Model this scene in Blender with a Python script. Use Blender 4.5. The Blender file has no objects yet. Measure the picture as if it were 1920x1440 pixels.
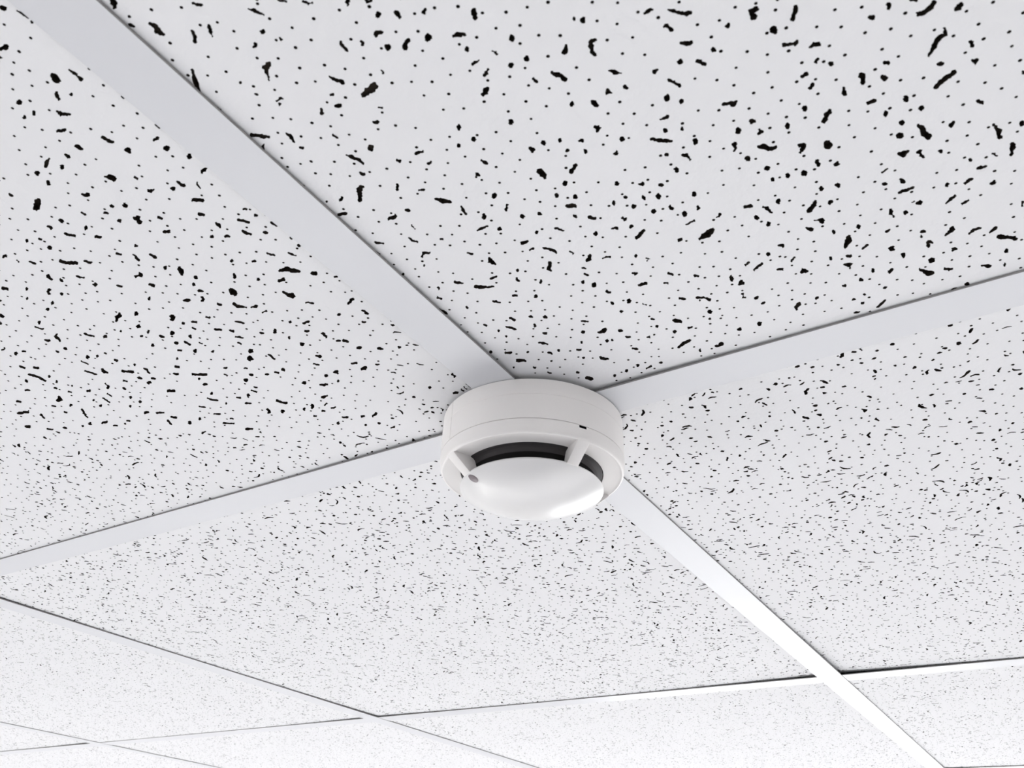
import bpy, math, random
from mathutils import Vector, Matrix, geometry

# ------------------------------------------------------------------ camera, world, lights, exposure
C = bpy.context.scene
ZC = 2.6                                   # underside of the ceiling grid above the floor

cam_d = bpy.data.cameras.new('camera')
cam = bpy.data.objects.new('camera', cam_d)
C.collection.objects.link(cam)
cam.location = (-0.344093, -0.204079, ZC - 0.228713)
cam.rotation_euler = (2.137900, -0.046272, -0.995439)
cam_d.sensor_width = 36.0
cam_d.lens = 36.0 * 1608.61 / 1920.0
cam_d.shift_x = 46.307 / 1920.0
cam_d.shift_y = -7.900 / 1920.0
cam_d.clip_start = 0.01
cam_d.dof.use_dof = True
cam_d.dof.focus_distance = 0.54
cam_d.dof.aperture_fstop = 32.0
C.camera = cam

C.view_settings.view_transform = 'Standard'
C.view_settings.look = 'None'
C.view_settings.exposure = 0.17
C.view_settings.gamma = 1.0
C.view_settings.use_curve_mapping = False

world = bpy.data.worlds.new('sky')
C.world = world
world.use_nodes = True
wn = world.node_tree.nodes
wl = world.node_tree.links
wn.clear()
w_out = wn.new('ShaderNodeOutputWorld')
w_bg = wn.new('ShaderNodeBackground')
w_tc = wn.new('ShaderNodeTexCoord')
w_sep = wn.new('ShaderNodeSeparateXYZ')
w_ramp = wn.new('ShaderNodeValToRGB')
w_map = wn.new('ShaderNodeMapRange')
wl.new(w_tc.outputs['Generated'], w_sep.inputs[0])
wl.new(w_sep.outputs['Z'], w_map.inputs['Value'])
w_map.inputs['From Min'].default_value = -1.0
w_map.inputs['From Max'].default_value = 1.0
wl.new(w_map.outputs['Result'], w_ramp.inputs['Fac'])
r = w_ramp.color_ramp
r.elements[0].position = 0.44
r.elements[0].color = (0.62, 0.60, 0.60, 1)
r.elements[1].position = 0.50
r.elements[1].color = (0.93, 0.92, 1.0, 1)
e = r.elements.new(0.9)
e.color = (0.78, 0.83, 1.0, 1)
wl.new(w_ramp.outputs['Color'], w_bg.inputs['Color'])
w_bg.inputs['Strength'].default_value = 8.5
wl.new(w_bg.outputs[0], w_out.inputs[0])

sun_d = bpy.data.lights.new('sun', 'SUN')
sun_d.energy = 38.0
sun_d.angle = math.radians(0.6)
sun_d.color = (1.0, 0.975, 0.965)
sun = bpy.data.objects.new('sun', sun_d)
C.collection.objects.link(sun)
sun.location = (8, -4, 8)
sun.rotation_euler = Vector((-0.86, 0.46, -0.62)).to_track_quat('-Z', 'Y').to_euler()

X0, X1, Y0, Y1 = -2.4, 4.2, -2.4, 3.0      # inner faces of the walls
# windows: (wall, from, to, sill height, head height)
WINDOWS = [('east', -2.1, -0.2, 0.85, 2.35), ('east', 0.1, 2.0, 0.85, 2.35), ('north', -2.0, -0.2, 0.85, 2.35)]  # the north one is unseen, added as fill light for the left side


def portal(wall, a, b, z0, z1):
    d = bpy.data.lights.new('daylight_portal', 'AREA')
    d.shape = 'RECTANGLE'
    d.size = b - a
    d.size_y = z1 - z0
    d.cycles.is_portal = True
    o = bpy.data.objects.new('daylight_portal', d)
    C.collection.objects.link(o)
    m = (a + b) / 2
    if wall == 'east':
        o.location = (X1 + 0.16, m, (z0 + z1) / 2)
        o.rotation_euler = (math.pi / 2, 0, math.pi / 2)
    else:
        o.location = (m, Y1 + 0.16, (z0 + z1) / 2)
        o.rotation_euler = (math.pi / 2, 0, math.pi)
        o.rotation_euler = (-math.pi / 2, 0, 0)
    o['kind'] = 'structure'
    return o


for w in WINDOWS:
    portal(*w)

# ------------------------------------------------------------------ materials
def mat(name, col, rough=0.5, spec=0.5, bump=0.0, scale=400.0, mottle=0.0, coat=0.0):
    m = bpy.data.materials.new(name)
    m.use_nodes = True
    n, l = m.node_tree.nodes, m.node_tree.links
    b = n['Principled BSDF']
    b.inputs['Base Color'].default_value = (*col, 1)
    b.inputs['Roughness'].default_value = rough
    b.inputs['Specular IOR Level'].default_value = spec
    b.inputs['Coat Weight'].default_value = coat
    b.inputs['Coat Roughness'].default_value = 0.15
    tc = n.new('ShaderNodeTexCoord')
    if mottle:
        t = n.new('ShaderNodeTexNoise')
        t.inputs['Scale'].default_value = scale * 0.12
        t.inputs['Detail'].default_value = 5
        l.new(tc.outputs['Object'], t.inputs['Vector'])
        mx = n.new('ShaderNodeMix')
        mx.data_type = 'RGBA'
        mx.inputs['A'].default_value = (*[c * (1 - mottle) for c in col], 1)
        mx.inputs['B'].default_value = (*[min(1, c * (1 + mottle)) for c in col], 1)
        l.new(t.outputs['Fac'], mx.inputs['Factor'])
        l.new(mx.outputs['Result'], b.inputs['Base Color'])
    if bump:
        t = n.new('ShaderNodeTexNoise')
        t.inputs['Scale'].default_value = scale
        t.inputs['Detail'].default_value = 4
        l.new(tc.outputs['Object'], t.inputs['Vector'])
        bp = n.new('ShaderNodeBump')
        bp.inputs['Strength'].default_value = bump
        bp.inputs['Distance'].default_value = 0.001
        l.new(t.outputs['Fac'], bp.inputs['Height'])
        l.new(bp.outputs['Normal'], b.inputs['Normal'])
    return m


M = {
    'tile_paint': mat('tile_paint', (0.80, 0.795, 0.80), 0.92, 0.15, bump=0.35, scale=260, mottle=0.015),
    'tile_core_shade': mat('tile_core_shade', (0.034, 0.027, 0.021), 1.0, 0.05, mottle=0.5, scale=4000),  # grey-brown core, darkened almost to black with the shade inside the pits
    'tee_paint': mat('tee_paint', (0.68, 0.68, 0.70), 0.40, 0.4, bump=0.03, scale=90),
    'tee_edge_shade': mat('tee_edge_shade', (0.27, 0.26, 0.255), 0.6, 0.3),  # flange side, its shade put into the colour
    'tee_back_shade': mat('tee_steel_shade', (0.022, 0.021, 0.020), 0.8, 0.1),  # upper tee faces painted near black as the shade in the tile gaps
    'plastic': mat('detector_plastic', (0.90, 0.868, 0.845), 0.42, 0.45, bump=0.02, scale=900),
    'dome_plastic': mat('dome_plastic', (0.75, 0.737, 0.73), 0.25, 0.6, bump=0.02, scale=120),
    'chamber': mat('mesh_and_slot_shade', (0.010, 0.009, 0.009), 0.9, 0.1),  # black screen mesh; in the head slot it stands for shade
    'inner': mat('inner_housing_shade', (0.038, 0.033, 0.034), 0.6, 0.3),  # pale ring coloured dark to carry the shade inside the opening
    'lens': mat('lens_plastic', (0.20, 0.165, 0.175), 0.25, 0.5),
    'wall': mat('wall_paint', (0.86, 0.85, 0.83), 0.9, 0.2, bump=0.1, scale=120),
    'floor': mat('carpet', (0.44, 0.43, 0.43), 0.95, 0.1, bump=0.6, scale=300, mottle=0.12),
    'frame': mat('window_paint', (0.82, 0.82, 0.82), 0.4, 0.5),
    'deck': mat('deck_concrete', (0.22, 0.21, 0.20), 0.9, 0.2, mottle=0.1, scale=60),
}
g = bpy.data.materials.new('window_glass')
g.use_nodes = True
gn, gl = g.node_tree.nodes, g.node_tree.links
gn.clear()
go = gn.new('ShaderNodeOutputMaterial')
gm = gn.new('ShaderNodeMixShader')
gt = gn.new('ShaderNodeBsdfTransparent')
gg = gn.new('ShaderNodeBsdfGlossy')
gg.inputs['Roughness'].default_value = 0.02
gt.inputs['Color'].default_value = (0.96, 0.98, 0.98, 1)
gm.inputs[0].default_value = 0.05
gl.new(gt.outputs[0], gm.inputs[1])
gl.new(gg.outputs[0], gm.inputs[2])
gl.new(gm.outputs[0], go.inputs[0])
M['glass'] = g


# ------------------------------------------------------------------ helpers
def mesh_obj(name, verts, faces, mats, parent=None, mat_ids=None, smooth=False, loc=None):
    me = bpy.data.meshes.new(name)
    me.from_pydata(verts, [], faces)
    for m in mats:
        me.materials.append(M[m])
    if mat_ids:
        me.polygons.foreach_set('material_index', mat_ids)
    if smooth:
        me.polygons.foreach_set('use_smooth', [True] * len(faces))
    me.update()
    o = bpy.data.objects.new(name, me)
    C.collection.objects.link(o)
    if loc:
        o.location = loc
    if parent:
        o.parent = parent
    return o


class Shape:
    def __init__(self):
        self.v, self.f = [], []

    def box(self, x0, x1, y0, y1, z0, z1):
        b = len(self.v)
        self.v += [(x, y, z) for z in (z0, z1) for y in (y0, y1) for x in (x0, x1)]
        self.f += [tuple(b + i for i in q) for q in
                   ((0, 2, 3, 1), (4, 5, 7, 6), (0, 1, 5, 4), (2, 6, 7, 3), (0, 4, 6, 2), (1, 3, 7, 5))]
        return self

    def extrude(self, prof, a, b, axis):
        """closed profile of (across, z) swept from a to b along the axis"""
        n, k = len(prof), len(self.v)
        for t in (a, b):
            self.v += [(t, p, z) if axis == 'x' else (p, t, z) for p, z in prof]
        for i in range(n):
            j = (i + 1) % n
            q = (k + i, k + j, k + n + j, k + n + i)
            self.f.append(q if axis == 'x' else q[::-1])
        self.f.append(tuple(k + i for i in range(n))[::-1] if axis == 'x' else tuple(k + i for i in range(n)))
        self.f.append(tuple(k + n + i for i in range(n)) if axis == 'x' else tuple(k + n + i for i in range(n))[::-1])
        return self

    def lathe(self, prof, seg=128, a0=0.0, a1=None):
        """open profile of (r, z) turned about z"""
        k, n = len(self.v), len(prof)
        full = a1 is None
        cnt = seg if full else seg + 1
        for s in range(cnt):
            a = (2 * math.pi * s / seg) if full else a0 + (a1 - a0) * s / seg
            self.v += [(r_ * math.cos(a), r_ * math.sin(a), z) for r_, z in prof]
        for s in range(seg):
            t = (s + 1) % cnt if full else s + 1
            for i in range(n - 1):
                self.f.append((k + s * n + i, k + t * n + i, k + t * n + i + 1, k + s * n + i + 1))
        return self

    def obj(self, name, m, parent=None, smooth=False, loc=None):
        return mesh_obj(name, self.v, self.f, [m], parent, None, smooth, loc)


def tag(o, label=None, cat=None, group=None, kind=None):
    for k, v in (('label', label), ('category', cat), ('group', group), ('kind', kind)):
        if v:
            o[k] = v
    return o


def auto_smooth(o, deg=32):
    me = o.data
    me.polygons.foreach_set('use_smooth', [True] * len(me.polygons))
    me.set_sharp_from_angle(angle=math.radians(deg))


# ------------------------------------------------------------------ room shell
tag(Shape().box(X0 - 0.2, X1 + 0.2, Y0 - 0.2, Y1 + 0.2, -0.2, 0).obj('floor', 'floor'), kind='structure')
ZD = ZC + 0.42                             # underside of the deck above the hanging ceiling


def wall(name, axis, at, out, a0, a1, holes):
    """wall slab with rectangular openings; axis is the direction the wall runs along"""
    s = Shape()
    lo, hi = sorted((at, at + out))
    xs = sorted({a0, a1, *[h[0] for h in holes], *[h[1] for h in holes]})
    for p, q in zip(xs, xs[1:]):
        hole = [h for h in holes if h[0] <= p + 1e-6 and q <= h[1] + 1e-6]
        spans = [(0, ZD)] if not hole else [(0, hole[0][2]), (hole[0][3], ZD)]
        for z0, z1 in spans:
            if axis == 'y':
                s.box(lo, hi, p, q, z0, z1)
            else:
                s.box(p, q, lo, hi, z0, z1)
    return tag(s.obj(name, 'wall'), kind='structure')


wall('wall_east', 'y', X1, 0.2, Y0 - 0.2, Y1 + 0.2, [w[1:] for w in WINDOWS if w[0] == 'east'])
wall('wall_west', 'y', X0, -0.2, Y0 - 0.2, Y1 + 0.2, [])
wall('wall_north', 'x', Y1, 0.2, X0, X1, [w[1:] for w in WINDOWS if w[0] == 'north'])
wall('wall_south', 'x', Y0, -0.2, X0, X1, [])

for i, (side, a, b, z0, z1) in enumerate(WINDOWS):
    root = bpy.data.objects.new('window_%d' % (i + 1), None)
    C.collection.objects.link(root)
    root['kind'] = 'structure'
    if side == 'east':
        root.location = (X1 + 0.1, (a + b) / 2, z0)
        root.rotation_euler = (0, 0, math.pi / 2)
    else:
        root.location = ((a + b) / 2, Y1 + 0.1, z0)
    hw, h, t = (b - a) / 2, z1 - z0, 0.05
    s = Shape()
    s.box(-hw, hw, -0.03, 0.03, 0, t).box(-hw, hw, -0.03, 0.03, h - t, h)
    s.box(-hw, -hw + t, -0.03, 0.03, t, h - t).box(hw - t, hw, -0.03, 0.03, t, h - t)
    s.box(-t / 2, t / 2, -0.03, 0.03, t, h - t)
    s.obj('window_frame', 'frame', root)
    for c0, c1 in ((-hw + t, -t / 2), (t / 2, hw - t)):
        Shape().box(c0, c1, -0.004, 0.004, t, h - t).obj('pane', 'glass', root)

for name, bx in (('baseboard_west', (X0, X0 + 0.015, Y0, Y1)), ('baseboard_east', (X1 - 0.015, X1, Y0, Y1)),
                 ('baseboard_south', (X0 + 0.015, X1 - 0.015, Y0, Y0 + 0.015)),
                 ('baseboard_north', (X0 + 0.015, X1 - 0.015, Y1 - 0.015, Y1))):
    tag(Shape().box(*bx, 0, 0.09).obj(name, 'frame'), kind='structure')

# ------------------------------------------------------------------ suspended ceiling
ceiling = Shape().box(X0 - 0.2, X1 + 0.2, Y0 - 0.2, Y1 + 0.2, ZD, ZD + 0.15).obj('ceiling', 'deck')
tag(ceiling, kind='structure')
S = 0.6                                    # module of the grid
FL, TH = 0.012, 0.0008                     # half width and thickness of a tee flange


def tee_profile(lift):
    w, h, z = 0.0007, 0.032, ZC + lift
    rr = 0.00025
    return [(-FL + rr, z), (FL - rr, z), (FL, z + rr), (FL, z + TH), (w, z + TH), (w, z + h),
            (0.003, z + h), (0.003, z + h + 0.006), (-0.003, z + h + 0.006), (-0.003, z + h),
            (-w, z + h), (-w, z + TH), (-FL, z + TH), (-FL, z + rr)]


def tee(name, a, b, axis, at, lift):
    s = Shape().extrude([(p, z - ZC) for p, z in tee_profile(lift)], a, b, axis)
    ids = [0] * len(s.f)
    for i in (1, 2, 12, 13):
        ids[i] = 1
    for i in range(3, 12):
        ids[i] = 2
    o = mesh_obj(name, s.v, s.f, ['tee_paint', 'tee_edge_shade', 'tee_back_shade'], ceiling, ids)
    o.location = (0, at, ZC) if axis == 'x' else (at, 0, ZC)
    return o


nx0, nx1 = round(X0 / S), round(X1 / S)
ny0, ny1 = round(Y0 / S), round(Y1 / S)
proto = None
for j in range(ny0 + 1, ny1):
    if proto is None:
        proto = tee('main_tee', X0, X1, 'x', j * S, 0.0)
    else:
        o = proto.copy()
        o.location = (0, j * S, ZC)
        C.collection.objects.link(o)
proto = None
for i in range(nx0 + 1, nx1):
    for j in range(ny0, ny1):
        if proto is None:
            proto = tee('cross_tee', FL + 0.0002, S - FL - 0.0002, 'y', i * S, 0.0003)
            o = proto
        else:
            o = proto.copy()
            C.collection.objects.link(o)
        o.location = (i * S, j * S, ZC)
# wall angle that carries the edge of the ceiling
for n_, bx in (('trim_1', (X0, X0 + 0.022, Y0, Y1)), ('trim_2', (X1 - 0.022, X1, Y0, Y1)),
               ('trim_3', (X0 + 0.022, X1 - 0.022, Y0, Y0 + 0.022)), ('trim_4', (X0 + 0.022, X1 - 0.022, Y1 - 0.022, Y1))):
    tag(Shape().box(*bx, ZC - 0.0012, ZC - 0.0002).obj(n_, 'tee_paint'), kind='structure')

# ------------------------------------------------------------------ fissured mineral tiles
U = 0.00005                                # unit of the hole tables: 0.05 mm


rag = random.Random(77)


def unpack(fiss, pins):
    F = []
    for s in fiss.split('|'):
        n = list(map(int, s.split()))
        x, y = n[0], n[1]
        P = [(x * U, y * U)]
        for k in range(2, len(n), 2):
            x += n[k]
            y += n[k + 1]
            P.append((x * U, y * U))
        R = []                             # ragged rim between the surveyed corners
        for k, (ax, ay) in enumerate(P):
            bx, by = P[(k + 1) % len(P)]
            L = math.hypot(bx - ax, by - ay)
            R.append((ax, ay))
            if L > 0.00035:
                w = rag.uniform(-0.30, 0.30)
                t = rag.uniform(0.35, 0.65)
                R.append((ax + (bx - ax) * t - (by - ay) * w, ay + (by - ay) * t + (bx - ax) * w))
        F.append(R)
    n = list(map(int, pins.split()))
    x = y = 0
    Q = []
    for k in range(0, len(n), 2):
        x += n[k]
        y += n[k + 1]
        Q.append((x * U, y * U))
    return F, Q


def in_quad(p, q):
    c = False
    for i in range(len(q)):
        a, b = q[i - 1], q[i]
        if (a[1] > p[1]) != (b[1] > p[1]) and p[0] < (b[0] - a[0]) * (p[1] - a[1]) / (b[1] - a[1]) + a[0]:
            c = not c
    return c


def blob(rnd, x, y, nv, fat):
    """outline of one random fissure: a worm of changing width, or a rounded pit"""
    t = rnd.random()
    if t < 0.50:
        a, n = rnd.uniform(0.00062, 0.00120), nv
        e, ph = rnd.uniform(1.0, 1.5), rnd.uniform(0, 6.28)
        P = []
        for k in range(n):
            w = ph + 2 * math.pi * k / n
            rr = a * rnd.uniform(0.68, 1.22)
            P.append((rr * e ** 0.5 * math.cos(w), rr / e ** 0.5 * math.sin(w)))
    else:
        L = rnd.uniform(0.0020, 0.0038) if t < 0.90 else rnd.uniform(0.0038, 0.0070)
        m = 3 if L < 0.0034 else 4 + int(nv > 8)
        wid = rnd.uniform(0.00042, 0.00080)
        bend = rnd.uniform(-0.8, 0.8)
        left, right = [], []
        for k in range(m):
            u = k / (m - 1)
            px = (u - 0.5) * L + rnd.uniform(-1, 1) * 0.00012
            py = bend * L * 0.25 * (1 - (2 * u - 1) ** 2) + rnd.uniform(-1, 1) * 0.00028
            hw = wid * (0.5 + 0.65 * math.sin(math.pi * min(1, max(0, u * 0.8 + 0.1))))
            left.append((px, py + hw * rnd.uniform(0.55, 1.35)))
            right.append((px, py - hw * rnd.uniform(0.55, 1.35)))
        P = left + [(L / 2 + wid * 0.5, 0)] + right[::-1] + [(-L / 2 - wid * 0.5, 0)]
    a = rnd.uniform(0, math.pi)
    c, s = fat * math.cos(a), fat * math.sin(a)
    return [(x + c * p - s * q, y + s * p + c * q) for p, q in P]


def make_tile(name, i, j, seed, traced=None, quads=(), nv=9, npin=6, z_face=0.0012, warps=(), fat=1.0):
    """panel resting on the tees of cell (i, j), its face pierced by real fissures and pin holes"""
    rnd = random.Random(seed)
    E = 0.0030                             # play between panel edge and grid centre
    x0, x1, y0, y1 = i * S + E, (i + 1) * S - E, j * S + E, (j + 1) * S - E
    holes, grid = [], {}
    CELL = 0.004

    def ok(P, pad):
        cx = sum(p[0] for p in P) / len(P)
        cy = sum(p[1] for p in P) / len(P)
        rr = max(math.hypot(p[0] - cx, p[1] - cy) for p in P)
        if min(p[0] for p in P) < x0 + 0.0008 or max(p[0] for p in P) > x1 - 0.0008 or \
           min(p[1] for p in P) < y0 + 0.0008 or max(p[1] for p in P) > y1 - 0.0008:
            return False
        gx, gy = int(cx / CELL + 1e4), int(cy / CELL + 1e4)
        R = 3
        near = []
        for a in range(gx - R, gx + R + 1):
            for b in range(gy - R, gy + R + 1):
                near += grid.get((a, b), ())
        for h in near:
            hx, hy, hr, HP = h
            d = math.hypot(hx - cx, hy - cy)
            if d > rr + hr + pad:
                continue
            for p in P + [(cx, cy)]:
                for q in HP:
                    if abs(p[0] - q[0]) < pad and abs(p[1] - q[1]) < pad:
                        return False
                if in_quad(p, HP):
                    return False
            for q in HP:
                if in_quad(q, P):
                    return False
        grid.setdefault((gx, gy), []).append((cx, cy, rr, P))
        holes.append(P)
        return True

    def pin(x, y):
        rr = rnd.uniform(0.00054, 0.00067)
        ph = rnd.uniform(0, 2)
        return [(x + rr * math.cos(ph + 2 * math.pi * k / npin), y + rr * math.sin(ph + 2 * math.pi * k / npin)) for k in range(npin)]

    pins = []
    if traced:
        for P in traced[0]:
            ok(P, 0.00015)
        for x, y in traced[1]:
            P = pin(x, y)
            if ok(P, 0.00012):
                pins.append((x, y))
    def covered(p):
        return any(in_quad(p, q) for q in quads)
    area = S * S
    for _ in range(int(area / 1.1e-4)):
        p = (rnd.uniform(x0, x1), rnd.uniform(y0, y1))
        if not covered(p):
            ok(blob(rnd, p[0], p[1], nv, fat), 0.0003)
    n = int(S / 0.0078)
    st = S / n
    for a in range(n):
        for b in range(n):
            p = (i * S + (a + rnd.uniform(0.1, 0.9)) * st, j * S + (b + rnd.uniform(0.1, 0.9)) * st)
            if not covered(p):
                ok(pin(*p), 0.0003)

    # triangulate the face around the holes
    cx0, cy0 = (i + 0.5) * S, (j + 0.5) * S
    V = [Vector((x0 - cx0, y0 - cy0)), Vector((x1 - cx0, y0 - cy0)), Vector((x1 - cx0, y1 - cy0)), Vector((x0 - cx0, y1 - cy0))]
    Ed = [(0, 1), (1, 2), (2, 3), (3, 0)]
    owner = [-1] * 4
    # a loose lattice so that the sheet can bow
    for a in range(1, 12):
        for b in range(1, 12):
            V.append(Vector((x0 - cx0 + (x1 - x0) * a / 12, y0 - cy0 + (y1 - y0) * b / 12)))
            owner.append(-1)
    for h, P in enumerate(holes):
        k = len(V)
        V += [Vector((p[0] - cx0, p[1] - cy0)) for p in P]
        owner += [h] * len(P)
        m = len(P)
        Ed += [(k + q, k + (q + 1) % m) for q in range(m)]
    rv, re_, rf, ov, oe, of = geometry.delaunay_2d_cdt(V, Ed, [], 0, 1e-7)
    rv = [(p[0], p[1]) for p in rv]
    own = [{owner[s] for s in o if s < len(owner)} if len(o) else None for o in ov]
    loc = [[(p[0] - cx0, p[1] - cy0) for p in P] for P in holes]
    depth = [0.0018 if len(P) == npin else (0.0011 if rnd.random() < 0.12 else 0.0024) for P in holes]
    nV = len(rv)
    lift, inside_edges, faces, ids = {}, {}, [], []
    deep = []
    for t in rf:
        a, b, c = t
        oa, ob, oc = own[a], own[b], own[c]
        h = -1
        sets = [s for s in (oa, ob, oc) if s is not None]
        if sets:
            com = set.intersection(*sets) - {-1}
            if com:
                q = ((rv[a][0] + rv[b][0] + rv[c][0]) / 3, (rv[a][1] + rv[b][1] + rv[c][1]) / 3)
                for k in com:
                    if in_quad(q, loc[k]):
                        h = k
        if h < 0:
            faces.append((a, b, c))
            ids.append(0)
        else:
            deep.append((a, b, c, h))
    verts = [(p[0], p[1], 0.0) for p in rv]
    up = {}

    def lifted(v, h):
        k = up.get(v)
        if k is None:
            k = len(verts)
            up[v] = k
            verts.append((rv[v][0], rv[v][1], depth[h]))
        return k
    eset = {}
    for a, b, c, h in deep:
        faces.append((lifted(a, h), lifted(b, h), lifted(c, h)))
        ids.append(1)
        for e_ in ((a, b), (b, c), (c, a)):
            if (e_[1], e_[0]) in eset:
                del eset[(e_[1], e_[0])]
            else:
                eset[e_] = h
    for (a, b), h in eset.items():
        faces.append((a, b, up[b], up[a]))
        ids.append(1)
    # CDT faces run counter-clockwise seen from above: flip so that the face looks down
    faces = [f[::-1] for f in faces]
    # back and rim of the panel
    k = len(verts)
    T = 0.014
    corners = [(x0 - cx0, y0 - cy0), (x1 - cx0, y0 - cy0), (x1 - cx0, y1 - cy0), (x0 - cx0, y1 - cy0)]
    verts += [(x, y, 0.0) for x, y in corners] + [(x, y, T) for x, y in corners]
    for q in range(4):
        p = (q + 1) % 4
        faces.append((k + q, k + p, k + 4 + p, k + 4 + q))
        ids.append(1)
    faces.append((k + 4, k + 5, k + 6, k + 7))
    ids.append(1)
    if warps:
        out = []
        for x, y, z in verts:
            dz = 0.0
            for wx, wy, amp, ln in warps:
                dz += amp * math.exp(-math.hypot(x + cx0 - wx, y + cy0 - wy) / ln)
            out.append((x, y, z + dz))
        verts = out
    o = mesh_obj(name, verts, faces, ['tile_paint', 'tile_core_shade'], ceiling, ids, loc=(cx0, cy0, ZC + z_face))
    return o


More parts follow.
